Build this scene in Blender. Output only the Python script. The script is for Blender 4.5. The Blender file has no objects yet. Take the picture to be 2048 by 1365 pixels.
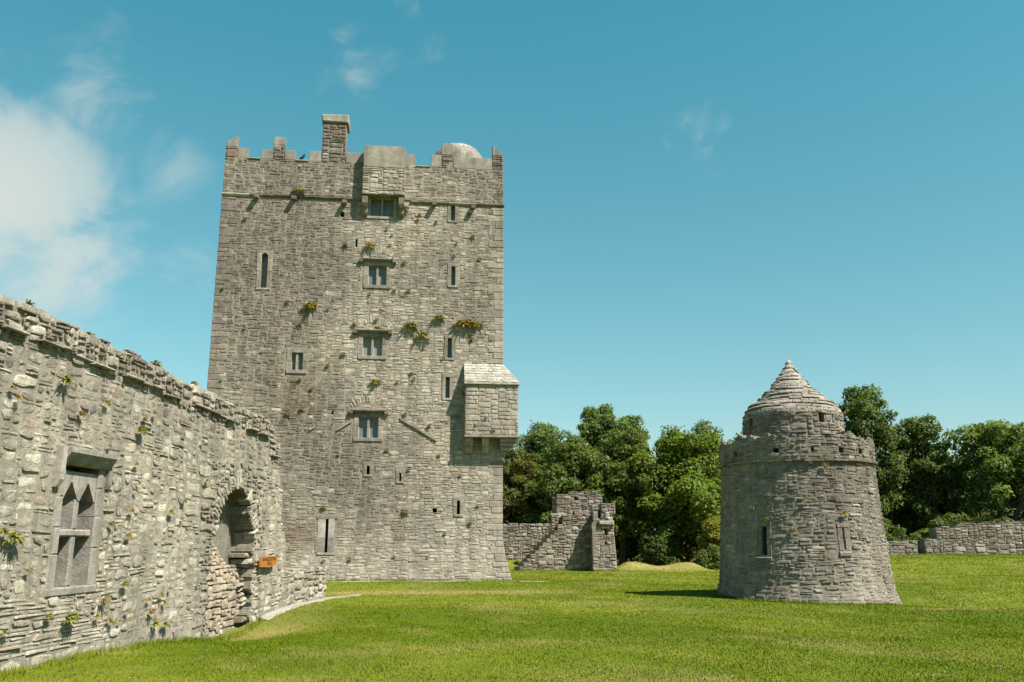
import bpy, bmesh, math, random
import numpy as np
from mathutils import Vector, Matrix

# ------------------------------------------------------------------ camera, sky, sun, exposure
S = bpy.context.scene
COL = S.collection
R = math.radians
cam_d = bpy.data.cameras.new('camera'); cam = bpy.data.objects.new('camera', cam_d); COL.objects.link(cam)
cam.location = (0, 0, 1.6); cam.rotation_euler = (R(90 + 12.8), 0, 0)
cam_d.sensor_width = 36; cam_d.lens = 1760 / 2048 * 36; cam_d.clip_end = 3000; cam_d.clip_start = .1
S.camera = cam
SUN = Vector((1, -.72, 1.6)).normalized()
sl = bpy.data.lights.new('sun', 'SUN'); so = bpy.data.objects.new('sun', sl); COL.objects.link(so)
sl.energy = 5.0; sl.angle = R(.53); sl.color = (1, .94, .84)
so.rotation_euler = (-SUN).to_track_quat('-Z', 'Y').to_euler(); so.location = (20, -20, 40)
S.view_settings.view_transform = 'Standard'; S.view_settings.look = 'None'
S.view_settings.exposure = 1.2; S.view_settings.gamma = 1.0
S.view_settings.use_curve_mapping = False

def sky_world():
    w = bpy.data.worlds.new('World'); S.world = w; w.use_nodes = True
    nt = w.node_tree; N = nt.nodes; L = nt.links; N.clear()
    out = N.new('ShaderNodeOutputWorld'); bg = N.new('ShaderNodeBackground'); L.new(bg.outputs[0], out.inputs[0])
    bg.inputs[1].default_value = .050
    sky = N.new('ShaderNodeTexSky'); sky.sky_type = 'NISHITA'; sky.sun_disc = False
    sky.sun_elevation = math.asin(SUN.z); sky.sun_rotation = math.atan2(SUN.x, SUN.y)
    sky.air_density = 1.0; sky.dust_density = .25; sky.ozone_density = 1.2
    # teal cast of the whole sky, deeper overhead
    tc = N.new('ShaderNodeTexCoord')
    sep = N.new('ShaderNodeSeparateXYZ'); L.new(tc.outputs['Generated'], sep.inputs[0])
    sat = N.new('ShaderNodeMapRange'); sat.inputs[1].default_value = .1; sat.inputs[2].default_value = .55; sat.inputs[3].default_value = 1.06; sat.inputs[4].default_value = 1.30
    L.new(sep.outputs['Z'], sat.inputs[0])
    mul = N.new('ShaderNodeHueSaturation'); mul.inputs['Hue'].default_value = .444; val = N.new('ShaderNodeMapRange'); val.inputs[1].default_value = .05; val.inputs[2].default_value = .55; val.inputs[3].default_value = 1.0; val.inputs[4].default_value = 1.32; L.new(sep.outputs['Z'], val.inputs[0]); L.new(val.outputs[0], mul.inputs['Value'])
    L.new(sat.outputs[0], mul.inputs['Saturation']); L.new(sky.outputs[0], mul.inputs['Color'])
    # thin clouds: noise over the direction, gathered into a few banks
    nz = N.new('ShaderNodeTexNoise'); nz.inputs['Scale'].default_value = 6.0; nz.inputs['Detail'].default_value = 7
    nz.inputs['Roughness'].default_value = .60; nz.inputs['Distortion'].default_value = .35
    mp = N.new('ShaderNodeMapping'); mp.inputs['Scale'].default_value = (1, 1, 1.5); mp.inputs['Location'].default_value = (.3, .1, .22)
    L.new(tc.outputs['Generated'], mp.inputs[0]); L.new(mp.outputs[0], nz.inputs['Vector'])
    banks = [((-.505, .812, .33), .17, 1.15), ((-.46, .85, .27), .13, .95), ((-.345, .85, .385), .10, .36), ((-.43, .81, .45), .14, .50),
             ((-.17, .845, .505), .13, .52), ((-.075, .83, .555), .12, .55), ((.19, .88, .425), .12, .38), ((-.355, .895, .27), .09, .34),
             ((.30, .82, .50), .06, .16), ((.85, -.2, .45), .4, .5), ((-.7, -.5, .5), .45, .5), ((.2, -.85, .4), .4, .5)]
    acc = None
    for c, r, a in banks:
        d = N.new('ShaderNodeVectorMath'); d.operation = 'DISTANCE'
        L.new(tc.outputs['Generated'], d.inputs[0]); d.inputs[1].default_value = Vector(c).normalized()
        m = N.new('ShaderNodeMapRange'); m.interpolation_type = 'SMOOTHSTEP'
        m.inputs[1].default_value = 0; m.inputs[2].default_value = r; m.inputs[3].default_value = a; m.inputs[4].default_value = 0
        L.new(d.outputs['Value'], m.inputs[0])
        if acc is None: acc = m.outputs[0]
        else:
            x = N.new('ShaderNodeMath'); x.operation = 'MAXIMUM'; L.new(acc, x.inputs[0]); L.new(m.outputs[0], x.inputs[1]); acc = x.outputs[0]
    # density = smoothstep(noise + bank)
    ad = N.new('ShaderNodeMath'); ad.operation = 'MULTIPLY_ADD'; L.new(acc, ad.inputs[0]); ad.inputs[1].default_value = .42
    L.new(nz.outputs['Fac'], ad.inputs[2])
    mr = N.new('ShaderNodeMapRange'); mr.interpolation_type = 'SMOOTHSTEP'
    mr.inputs[1].default_value = .61; mr.inputs[2].default_value = .88; mr.inputs[3].default_value = 0; mr.inputs[4].default_value = 1
    L.new(ad.outputs[0], mr.inputs[0])
    md = N.new('ShaderNodeMath'); md.operation = 'MULTIPLY'; L.new(mr.outputs[0], md.inputs[0])
    m2 = N.new('ShaderNodeMath'); m2.operation = 'POWER'; L.new(acc, m2.inputs[0]); m2.inputs[1].default_value = .6
    m3 = N.new('ShaderNodeMath'); m3.operation = 'MULTIPLY'; L.new(m2.outputs[0], m3.inputs[0]); m3.inputs[1].default_value = .85
    L.new(m3.outputs[0], md.inputs[1])
    mx = N.new('ShaderNodeMix'); mx.data_type = 'RGBA'; L.new(md.outputs[0], mx.inputs[0])
    L.new(mul.outputs[0], mx.inputs[6]); mx.inputs[7].default_value = (6.0, 6.5, 6.1, 1)
    L.new(mx.outputs[2], bg.inputs[0])
sky_world()

# ------------------------------------------------------------------ small tools
class Geo:
    def __init__(s): s.v = []; s.f = []; s.c = []
    def add(s, vs, fs, col):
        b = len(s.v); s.v.extend(vs); s.f.extend([tuple(i + b for i in f) for f in fs]); s.c.extend([col] * len(vs))
    def merge(s, o):
        b = len(s.v); s.v.extend(o.v); s.f.extend([tuple(i + b for i in f) for f in o.f]); s.c.extend(o.c)

WLOC = {}
def link(o, world_loc, parent=None):
    COL.objects.link(o); WLOC[o.name] = Vector(world_loc)
    if parent: o.parent = parent; o.location = Vector(world_loc) - WLOC[parent.name]
    else: o.location = world_loc
    return o
def mk(name, g, mat, parent=None, smooth=False, origin=None):
    """one mesh object from a Geo in world coordinates"""
    V = np.array(g.v, dtype=np.float64)
    if origin is None:
        lo, hi = V.min(0), V.max(0); origin = ((lo[0] + hi[0]) / 2, (lo[1] + hi[1]) / 2, lo[2])
    V = V - np.array(origin)
    me = bpy.data.meshes.new(name); me.from_pydata(V.tolist(), [], g.f)
    a = me.color_attributes.new('Col', 'FLOAT_COLOR', 'POINT')
    C = np.ones((len(g.v), 4), dtype=np.float32); C[:, :3] = np.array(g.c, dtype=np.float32); a.data.foreach_set('color', C.ravel())
    if smooth: me.polygons.foreach_set('use_smooth', [True] * len(me.polygons))
    me.materials.append(mat)
    return link(bpy.data.objects.new(name, me), origin, parent)
def thing(name, loc, label, cat, group=None):
    o = bpy.data.objects.new(name, None); o.empty_display_size = .3; link(o, loc); return tag(o, label, cat, group)
def tag(o, label=None, cat=None, group=None, kind=None):
    if label: o['label'] = label
    if cat: o['category'] = cat
    if group: o['group'] = group
    if kind: o['kind'] = kind
    return o
def sm(x, a, b):
    t = np.clip((x - a) / (b - a), 0, 1); return t * t * (3 - 2 * t)
class Wave:
    """smooth random field from a few sines"""
    def __init__(s, seed, lo, hi, n=7):
        r = random.Random(seed); s.k = []
        for i in range(n):
            a = r.uniform(0, 6.28); f = r.uniform(lo, hi); s.k.append((math.cos(a) * f, math.sin(a) * f, r.uniform(0, 6.28)))
        s.n = math.sqrt(n / 2)
    def __call__(s, x, y):
        t = 0
        for a, b, c in s.k: t = t + np.sin(a * x + b * y + c)
        return t / s.n / 1.6
def mixc(a, b, t): return tuple(a[i] + (b[i] - a[i]) * t for i in range(3))
def scl(a, k): return tuple(x * k for x in a)

# ------------------------------------------------------------------ materials
def new_mat(name):
    m = bpy.data.materials.new(name); m.use_nodes = True; nt = m.node_tree
    return m, nt, nt.nodes['Principled BSDF']
def node(nt, t, **kw):
    n = nt.nodes.new(t)
    for k, v in kw.items():
        if isinstance(k, str) and hasattr(n, k): setattr(n, k, v)
    return n
def noise(nt, pos, scale, detail=4, rough=.6):
    n = nt.nodes.new('ShaderNodeTexNoise'); n.inputs['Scale'].default_value = scale; n.inputs['Detail'].default_value = detail
    n.inputs['Roughness'].default_value = rough; nt.links.new(pos, n.inputs['Vector']); return n.outputs['Fac']
def rng_map(nt, val, a, b, c, d):
    n = nt.nodes.new('ShaderNodeMapRange'); n.inputs[1].default_value = a; n.inputs[2].default_value = b
    n.inputs[3].default_value = c; n.inputs[4].default_value = d; nt.links.new(val, n.inputs[0]); return n.outputs[0]
def mixn(nt, fac, a, b, mode='MIX'):
    n = nt.nodes.new('ShaderNodeMix'); n.data_type = 'RGBA'; n.blend_type = mode
    for i, x in ((0, fac), (6, a), (7, b)):
        if isinstance(x, (int, float)): n.inputs[i].default_value = x
        elif isinstance(x, tuple): n.inputs[i].default_value = (*x, 1)
        else: nt.links.new(x, n.inputs[i])
    return n.outputs[2]
def stone_mat(name, lichen=.5, bump=.5, grain=26, lich_col=(.56, .55, .48), lo=.74, hi=1.24, ochre=.25, dark=.42, tint=(.69, .64, .605)):
    m, nt, bs = new_mat(name); L = nt.links
    at = node(nt, 'ShaderNodeAttribute'); at.attribute_name = 'Col'
    pos = nt.nodes.new('ShaderNodeNewGeometry').outputs['Position']
    n1 = noise(nt, pos, 7, 6, .65); n2 = noise(nt, pos, grain * 1.6, 4, .7); n3 = noise(nt, pos, 3.1, 8, .62); n4 = noise(nt, pos, 1.1, 4, .5)
    v1 = rng_map(nt, n1, .25, .75, lo, hi); v2 = rng_map(nt, n2, .3, .7, .78, 1.2)
    vm = nt.nodes.new('ShaderNodeMath'); vm.operation = 'MULTIPLY'; L.new(v1, vm.inputs[0]); L.new(v2, vm.inputs[1])
    c = mixn(nt, 1.0, at.outputs['Color'], vm.outputs[0], 'MULTIPLY')
    dk = rng_map(nt, noise(nt, pos, 13, 5, .7), .56, .70, 0, dark)
    c = mixn(nt, dk, c, (.075, .062, .05))
    lf = rng_map(nt, n3, .56, .70, 0, lichen)
    c = mixn(nt, lf, c, lich_col)
    # small pale crusts of lichen
    fl = nt.nodes.new('ShaderNodeMath'); fl.operation = 'MULTIPLY'
    L.new(rng_map(nt, noise(nt, pos, 17, 3, .55), .60, .68, 0, min(.85, lichen * 1.3)), fl.inputs[0]); L.new(rng_map(nt, noise(nt, pos, 1.7, 5, .6), .40, .58, .1, 1), fl.inputs[1])
    c = mixn(nt, fl.outputs[0], c, tuple(min(.66, x * 1.12) for x in lich_col))
    oc = nt.nodes.new('ShaderNodeMath'); oc.operation = 'MULTIPLY'
    L.new(rng_map(nt, noise(nt, pos, 5.3, 7, .7), .60, .72, 0, ochre), oc.inputs[0]); L.new(rng_map(nt, n4, .45, .6, 0, 1), oc.inputs[1])
    c = mixn(nt, oc.outputs[0], c, (.36, .24, .07))
    mot = rng_map(nt, noise(nt, pos, 2.3, 9, .68), .3, .7, .80, 1.20); c = mixn(nt, 1.0, c, mot, 'MULTIPLY')
    sp = nt.nodes.new('ShaderNodeMapping'); sp.inputs['Scale'].default_value = (2.6, 2.6, .22); L.new(pos, sp.inputs[0])
    c = mixn(nt, 1.0, c, rng_map(nt, noise(nt, sp.outputs[0], 1.0, 6, .65), .36, .62, .76, 1.10), 'MULTIPLY')      # rain streaks
    c = mixn(nt, 1.0, c, tint, 'MULTIPLY')
    L.new(c, bs.inputs['Base Color']); bs.inputs['Roughness'].default_value = .93; bs.inputs['Specular IOR Level'].default_value = .2
    bp = nt.nodes.new('ShaderNodeBump'); bp.inputs['Strength'].default_value = bump; bp.inputs['Distance'].default_value = .03
    hs = nt.nodes.new('ShaderNodeMath'); hs.operation = 'ADD'; L.new(noise(nt, pos, grain, 6, .7), hs.inputs[0]); L.new(n1, hs.inputs[1])
    L.new(hs.outputs[0], bp.inputs['Height']); L.new(bp.outputs[0], bs.inputs['Normal'])
    return m
M_TOWER = stone_mat('tower_stone', lichen=.5, bump=.55)
M_MORT = stone_mat('mortar', lichen=.35, bump=.8, grain=40, dark=.6, tint=(.65, .605, .56))
M_HALL = stone_mat('hall_stone', lichen=.62, bump=.65, grain=22, ochre=.3, tint=(.79, .735, .68))
M_WATCH = stone_mat('watch_stone', lichen=.55, bump=.65, grain=24, lich_col=(.56, .57, .53), tint=(.655, .605, .565), dark=.55)
M_FAR = stone_mat('far_stone', lichen=.5, bump=.8, grain=24, tint=(.74, .685, .635), dark=.5)
M_DRESS = stone_mat('dressed_stone', lichen=.3, bump=.5, grain=30, lo=.72, hi=1.2, ochre=.12, dark=.4)
M_SLAB = stone_mat('slab_stone', lichen=.3, bump=.25, grain=34, lo=.8, hi=1.14, ochre=.2, dark=.35)
M_ROOFST = stone_mat('roof_stone', lichen=.8, bump=.6, lich_col=(.60, .60, .55), ochre=.12)

def simple(name, col, rough=.8, spec=.3, nscale=None, namp=.25, metal=0):
    m, nt, bs = new_mat(name); bs.inputs['Roughness'].default_value = rough; bs.inputs['Specular IOR Level'].default_value = spec
    bs.inputs['Metallic'].default_value = metal
    if nscale:
        pos = nt.nodes.new('ShaderNodeNewGeometry').outputs['Position']
        v = rng_map(nt, noise(nt, pos, nscale, 5, .65), .25, .75, 1 - namp, 1 + namp)
        nt.links.new(mixn(nt, 1.0, col, v, 'MULTIPLY'), bs.inputs['Base Color'])
    else: bs.inputs['Base Color'].default_value = (*col, 1)
    return m
M_GLASS = simple('window_glass', (.115, .135, .13), .35, .35, 7, .35)
M_PANE = simple('grey_pane', (.17, .175, .165), .4, .4, 4, .15)
M_LEAD = simple('window_frame', (.38, .39, .38), .5, .3)
M_BIRD = simple('bird_feather', (.015, .015, .018), .6, .3)
M_INK = simple('sign_ink', (.05, .022, .012), .8, .1)
def wood_mat():
    m, nt, bs = new_mat('sign_wood'); pos = nt.nodes.new('ShaderNodeNewGeometry').outputs['Position']
    mp = nt.nodes.new('ShaderNodeMapping'); mp.inputs['Scale'].default_value = (3, 3, 38); nt.links.new(pos, mp.inputs[0])
    f = noise(nt, mp.outputs[0], 2.2, 6, .65)
    nt.links.new(mixn(nt, rng_map(nt, f, .3, .7, 0, 1), (.22, .070, .010), (.40, .155, .025)), bs.inputs['Base Color'])
    bs.inputs['Roughness'].default_value = .55; return m
M_WOOD = wood_mat()
def leaf_mat(name, transl=.35, rough=.55, hue=(1, 1, 1), spec=.25):
    m, nt, bs = new_mat(name); L = nt.links
    at = node(nt, 'ShaderNodeAttribute'); at.attribute_name = 'Col'
    c = mixn(nt, 1.0, at.outputs['Color'], hue, 'MULTIPLY')
    L.new(c, bs.inputs['Base Color']); bs.inputs['Roughness'].default_value = rough; bs.inputs['Specular IOR Level'].default_value = spec
    tr = nt.nodes.new('ShaderNodeBsdfTranslucent'); L.new(mixn(nt, 1.0, c, (1.3, 1.5, .6), 'MULTIPLY'), tr.inputs[0])
    ms = nt.nodes.new('ShaderNodeMixShader'); ms.inputs[0].default_value = transl
    L.new(bs.outputs[0], ms.inputs[1]); L.new(tr.outputs[0], ms.inputs[2]); L.new(ms.outputs[0], nt.nodes['Material Output'].inputs[0])
    return m
M_LEAF = leaf_mat('foliage', .50, hue=(1.15, 1.13, 1.1))
M_BLADE = leaf_mat('grass_blade', .25, .9, spec=0.)
def soften(m, k):
    nt = m.node_tree; g = nt.nodes.new('ShaderNodeNewGeometry'); a = nt.nodes.new('ShaderNodeVectorMath'); a.operation = 'SCALE'; a.inputs['Scale'].default_value = 1 - k
    nt.links.new(g.outputs['Normal'], a.inputs[0]); b = nt.nodes.new('ShaderNodeVectorMath'); b.operation = 'ADD'; nt.links.new(a.outputs[0], b.inputs[0]); b.inputs[1].default_value = (0, 0, k)
    n = nt.nodes.new('ShaderNodeVectorMath'); n.operation = 'NORMALIZE'; nt.links.new(b.outputs[0], n.inputs[0]); nt.links.new(n.outputs[0], nt.nodes['Principled BSDF'].inputs['Normal'])
soften(M_BLADE, .6)
M_PLANT = leaf_mat('wall_plant', .25, .7)
M_BARK = simple('bark', (.085, .068, .05), .95, .1, 9, .4)
def ground_mat():
    m, nt, bs = new_mat('lawn_soil'); L = nt.links
    at = node(nt, 'ShaderNodeAttribute'); at.attribute_name = 'Col'
    pos = nt.nodes.new('ShaderNodeNewGeometry').outputs['Position']
    v = nt.nodes.new('ShaderNodeMath'); v.operation = 'MULTIPLY'
    L.new(rng_map(nt, noise(nt, pos, 1.6, 6, .7), .3, .7, .78, 1.2), v.inputs[0]); L.new(rng_map(nt, noise(nt, pos, 24, 4, .75), .3, .7, .65, 1.3), v.inputs[1])
    L.new(mixn(nt, 1.0, at.outputs['Color'], v.outputs[0], 'MULTIPLY'), bs.inputs['Base Color'])
    bs.inputs['Roughness'].default_value = .95; bs.inputs['Specular IOR Level'].default_value = .1
    bp = nt.nodes.new('ShaderNodeBump'); bp.inputs['Strength'].default_value = .7; bp.inputs['Distance'].default_value = .05
    L.new(noise(nt, pos, 30, 5, .75), bp.inputs['Height']); L.new(bp.outputs[0], bs.inputs['Normal'])
    return m
M_GROUND = ground_mat()
M_GRAVEL = simple('gravel', (.27, .25, .215), .95, .1, 45, .45)

# ------------------------------------------------------------------ ground
HW_P = (-6.3, 11.0); HW_A = R(90 - 3.5); HW_E = (math.cos(HW_A), math.sin(HW_A)); HW_N = (math.sin(HW_A), -math.cos(HW_A))   # hall wall line
TA = R(6.7); TE = (math.cos(TA), math.sin(TA)); TN = (math.sin(TA), -math.cos(TA)); TL = (-12.209, 34.812); TW = 11.9          # tower front line
WX, WY = 8.33, 26.0                                                                                                            # watchtower axis
gw = Wave(3, .25, .7); gw2 = Wave(5, 1.2, 2.6)
def ground_h(x, y):
    h = .03 * gw(x, y) + .012 * gw2(x, y)
    h = h - .32 * np.exp(-((x + 5.4) / 1.5) ** 2 - ((y - 18.9) / np.where(y > 18.9, 1.7, 3.0)) ** 2)
    h = h + .08 * np.exp(-((x + 7) / 4) ** 2 - ((y - 35) / 4) ** 2)
    h = h - .46 * sm(x, 7.5, 13) * np.exp(-((y - 25.6) / 2.3) ** 2) + .07 * sm(x, 9, 14) * np.exp(-((y - 21.5) / 1.6) ** 2)
    h = h + .10 * np.exp(-((x - 5.6) / 2.5) ** 2 - ((y - 27.2) / 2.2) ** 2)
    h = h + .85 * sm(x, 9, 23) * sm(y, 28, 49)
    h = h + .34 * np.exp(-((y - 51.2 + .05 * x) / 1.3) ** 2) * sm(x, 5.4, 6.5) * (1 - sm(x, 10.2, 11.2)) * (1 + .35 * np.sin(x * 2.1))
    h = h + .5 * sm(y, 51, 54.5) * (1 - sm(x, 1.5, 3.0)) * sm(x, -3, -.5)
    return h
dw = Wave(11, .5, 1.6); dw2 = Wave(12, 2.5, 6.5); lw = Wave(13, .15, .5); cw = Wave(14, .8, 2.2)
def dry_mask(x, y):
    """0 green .. 1 straw"""
    k = 1.15 * np.exp(-((y - 29.4 - .10 * (x + 4)) / 1.0) ** 2) * sm(x, -7, -5.2) * (1 - sm(x, -2.0, 3.5))
    k = k + .75 * np.exp(-((y - 19.0) / 1.1) ** 2 - ((x + 5.0) / .7) ** 2)
    k = k + .85 * np.exp(-((y - 21.9 - .02 * x) / .45) ** 2) * sm(x, 8.5, 11)
    k = k + .8 * np.exp(-((y - 50.6 + .05 * x) / 1.1) ** 2) * sm(x, 5.4, 6.6) * (1 - sm(x, 10.4, 11.6))
    k = k + .28 * np.exp(-((y - 14.6 - .35 * x) / .5) ** 2) * sm(x, -5, -2) * (1 - sm(x, 0, 4))
    k = k + .35 * np.exp(-(((x - 2.3) / 1.6) ** 2 + ((y - 24) / .8) ** 2))
    k = k + .30 * np.clip(dw(x, y) - .35, 0, 1) + .22 * np.clip(dw2(x, y) - .5, 0, 1)
    return np.clip(k, 0, 1)
def lawn_col(x, y, r=None):
    n = len(x); k = dry_mask(x, y)
    t = np.clip(.5 + .50 * lw(x, y) + .36 * cw(x, y * .8) + .16 * dw2(x, y), 0, 1)
    a = np.array([.084, .119, .007]); b = np.array([.146, .172, .018]); d = np.array([.30, .235, .095])
    far = sm(y, 14, 34) * .25
    t = np.clip(t + far, 0, 1)
    c = a[None] + (b - a)[None] * t[:, None]
    return c + (d[None] - c) * k[:, None] * .85

def ground():
    def axis(lo, hi, step, far0, far1):
        core = np.arange(lo, hi + 1e-6, step); neg = []; v = lo; st = step
        while v > far0: st *= 1.35; v -= st; neg.append(v)
        pos = []; v = hi; st = step
        while v < far1: st *= 1.35; v += st; pos.append(v)
        return np.array(neg[::-1] + core.tolist() + pos)
    xs = axis(-14, 36, .3, -900, 900); ys = axis(5, 58, .3, -700, 1500)
    X, Y = np.meshgrid(xs, ys); Z = ground_h(X, Y)
    nx, ny = len(xs), len(ys)
    V = np.stack([X.ravel(), Y.ravel(), Z.ravel()], 1)
    me = bpy.data.meshes.new('lawn'); i = np.arange(nx * ny).reshape(ny, nx)
    F = np.stack([i[:-1, :-1].ravel(), i[:-1, 1:].ravel(), i[1:, 1:].ravel(), i[1:, :-1].ravel()], 1)
    me.vertices.add(len(V)); me.vertices.foreach_set('co', V.ravel()); me.loops.add(F.size); me.loops.foreach_set('vertex_index', F.ravel())
    me.polygons.add(len(F)); me.polygons.foreach_set('loop_start', np.arange(len(F)) * 4); me.polygons.foreach_set('loop_total', np.full(len(F), 4))
    me.polygons.foreach_set('use_smooth', np.ones(len(F), dtype=bool)); me.update()
    C = np.ones((len(V), 4), dtype=np.float32); C[:, :3] = lawn_col(V[:, 0], V[:, 1]) * .92
    C[:, :3] *= (1 - .75 * sm(V[:, 1], 53, 57))[:, None]          # darker and browner ground from the wood's edge back
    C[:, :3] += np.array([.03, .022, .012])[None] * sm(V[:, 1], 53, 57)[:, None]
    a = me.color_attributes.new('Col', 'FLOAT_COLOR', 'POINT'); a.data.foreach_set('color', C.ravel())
    me.materials.append(M_GROUND); o = bpy.data.objects.new('lawn', me); link(o, (0, 0, 0)); tag(o, 'wide mown green lawn of the castle ward', 'lawn', kind='structure')
ground()

# ------------------------------------------------------------------ masonry generator
def pack(solid, cu, cv, sizes, rnd, u0=0, v0=0):
    """greedy random-ashlar packing of stones into the solid cells; returns rectangles"""
    nv, nu = solid.shape; free = solid.copy(); out = []
    ws = [s[2] for s in sizes]
    for j in range(nv):
        i = 0
        while i < nu:
            if not free[j, i]: i += 1; continue
            w, h, _ = rnd.choices(sizes, ws)[0]
            k = 0
            while k < w and i + k < nu and free[j, i + k]: k += 1
            w2 = k; hh = 1
            while hh < h and j + hh < nv and free[j + hh, i:i + w2].all(): hh += 1
            if w2 < w * .5 and h > 2: hh = min(hh, 2)
            free[j:j + hh, i:i + w2] = False
            out.append((u0 + i * cu, u0 + (i + w2) * cu, v0 + j * cv, v0 + (j + hh) * cv)); i += w2
    return out

def stone(g, M, u0, u1, v0, v1, rnd, col, joint=.011, proud=.03, bulge=.012, cut=.28, d0=-.05, tilt=.04, warp=None, jit=.16):
    j = joint * rnd.uniform(.6, 1.3); u0 += j; u1 -= j; v0 += j; v1 -= j
    w, h = u1 - u0, v1 - v0
    if w < .015 or h < .012: return
    m = min(w, h) * cut * .8; P = []; q = min(w, h) * jit; qw = q + .06 * w * (jit > .2)
    K = [(u0 + rnd.random() * qw, v0 + rnd.random() * q), (u1 - rnd.random() * qw, v0 + rnd.random() * q), (u1 - rnd.random() * qw, v1 - rnd.random() * q), (u0 + rnd.random() * qw, v1 - rnd.random() * q)]
    for k in range(4):
        a, p, b = K[k - 1], K[k], K[(k + 1) % 4]
        for o in (a, b):
            l = math.hypot(o[0] - p[0], o[1] - p[1]) or 1; t = min(.42, m * rnd.uniform(.2, 1.2) / l); P.append((p[0] + (o[0] - p[0]) * t, p[1] + (o[1] - p[1]) * t))
        l = math.hypot(b[0] - p[0], b[1] - p[1])
        if l > .24:
            t = rnd.uniform(.35, .65); e = rnd.uniform(-.5, .4) * q; nx, ny = -(b[1] - p[1]) / l, (b[0] - p[0]) / l
            P.append((p[0] + (b[0] - p[0]) * t + nx * e, p[1] + (b[1] - p[1]) * t + ny * e))
    uc, vc = (u0 + u1) / 2, (v0 + v1) / 2; tu, tv = rnd.uniform(-tilt, tilt), rnd.uniform(-tilt, tilt)
    n = len(P); ins = min(.035, .17 * min(w, h)); A = []; B = []; C_ = []
    wu = wv = 0
    def W(u, v):
        if warp is None: return u, v
        a, b = warp; return u + a(u, v), v + b(u, v)
    for (u, v) in P:
        t = tu * (u - uc) + tv * (v - vc)
        uu, vv = W(u, v); A.append(M(uu, vv, d0)); B.append(M(uu, vv, max(.003, proud - bulge * rnd.uniform(.6, 1.6) + t)))
        l = math.hypot(u - uc, v - vc) or 1; k = 1 - min(.6, ins * rnd.uniform(.8, 1.6) / l); uu, vv = W(uc + (u - uc) * k, vc + (v - vc) * k)
        C_.append(M(uu, vv, max(.004, proud + t + rnd.uniform(-.4, .4) * bulge)))
    uu, vv = W(uc + rnd.uniform(-.15, .15) * w, vc + rnd.uniform(-.15, .15) * h); C_.append(M(uu, vv, proud + bulge * rnd.uniform(-.3, 1)))
    F = []
    for i in range(n):
        k = (i + 1) % n
        F.append((i, k, n + k, n + i)); F.append((n + i, n + k, 2 * n + k, 2 * n + i)); F.append((2 * n + i, 2 * n + k, 3 * n))
    g.add(A + B + C_, F, col)

def mortar(g, M, solid, hole, cu, cv, col, u0=0, v0=0, hole_depth=.6, air_depth=.5, d=0.0, colf=None):
    nv, nu = solid.shape
    def s(j, i): return 0 <= j < nv and 0 <= i < nu and solid[j, i]
    def hl(j, i): return 0 <= j < nv and 0 <= i < nu and hole is not None and hole[j, i]
    Q = []
    for j in range(nv):
        for i in range(nu):
            a, b, c_, e = u0 + i * cu, u0 + (i + 1) * cu, v0 + j * cv, v0 + (j + 1) * cv
            if solid[j, i]:
                cc = colf((a + b) / 2, (c_ + e) / 2) if colf else col
                g.add([M(a, c_, d), M(b, c_, d), M(b, e, d), M(a, e, d)], [(0, 1, 2, 3)], cc)
                for (dj, di, p, q) in ((0, -1, (a, e), (a, c_)), (0, 1, (b, c_), (b, e)), (-1, 0, (a, c_), (b, c_)), (1, 0, (b, e), (a, e))):
                    if not s(j + dj, i + di):
                        dep = hole_depth if hl(j + dj, i + di) else air_depth
                        if dep: g.add([M(p[0], p[1], d), M(p[0], p[1], -dep), M(q[0], q[1], -dep), M(q[0], q[1], d)], [(0, 1, 2, 3)], cc)
            elif hl(j, i):
                g.add([M(a, c_, -hole_depth), M(b, c_, -hole_depth), M(b, e, -hole_depth), M(a, e, -hole_depth)], [(0, 1, 2, 3)], scl(col, .75))

def box(g, M, u0, u1, v0, v1, d0, d1, col, bev=.008, rnd=None, jit=0, slope_v=None):
    """dressed block: front face with chamfered arris; optional top slope (v at u0, v at u1)"""
    tv0, tv1 = (v1, v1) if slope_v is None else slope_v
    def j(): return rnd.uniform(-jit, jit) if rnd else 0
    C = [(u0 + j(), v0 + j()), (u1 + j(), v0 + j()), (u1 + j(), tv1 + j()), (u0 + j(), tv0 + j())]
    uc, vc = (u0 + u1) / 2, (v0 + (tv0 + tv1) / 2) / 2
    def ins(p, k): return (p[0] + (k if p[0] < uc else -k), p[1] + (k if p[1] < vc else -k))
    b = bev
    vs = [M(p[0], p[1], d0) for p in C] + [M(p[0], p[1], d1 - b) for p in C] + [M(*ins(p, b), d1) for p in C]
    fs = [(3, 2, 1, 0)]
    for i in range(4):
        k = (i + 1) % 4; fs.append((i, k, 4 + k, 4 + i)); fs.append((4 + i, 4 + k, 8 + k, 8 + i))
    fs.append((8, 9, 10, 11)); g.add(vs, fs, col)
def prism(g, M, poly, d0, d1, col):
    """polygon in (u,v), anticlockwise, extruded along d"""
    n = len(poly); vs = [M(u, v, d0) for u, v in poly] + [M(u, v, d1) for u, v in poly]
    fs = [tuple(range(n, 2 * n)), tuple(range(n - 1, -1, -1))] + [(i, (i + 1) % n, n + (i + 1) % n, n + i) for i in range(n)]
    g.add(vs, fs, col)
def side_prism(g, M, prof, u0, u1, col):
    """profile in (d,v) extruded along u"""
    n = len(prof); vs = [M(u0, v, d) for d, v in prof] + [M(u1, v, d) for d, v in prof]
    fs = [tuple(range(n)), tuple(range(2 * n - 1, n - 1, -1))] + [(i, n + i, n + (i + 1) % n, (i + 1) % n) for i in range(n)]
    g.add(vs, fs, col)
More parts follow.
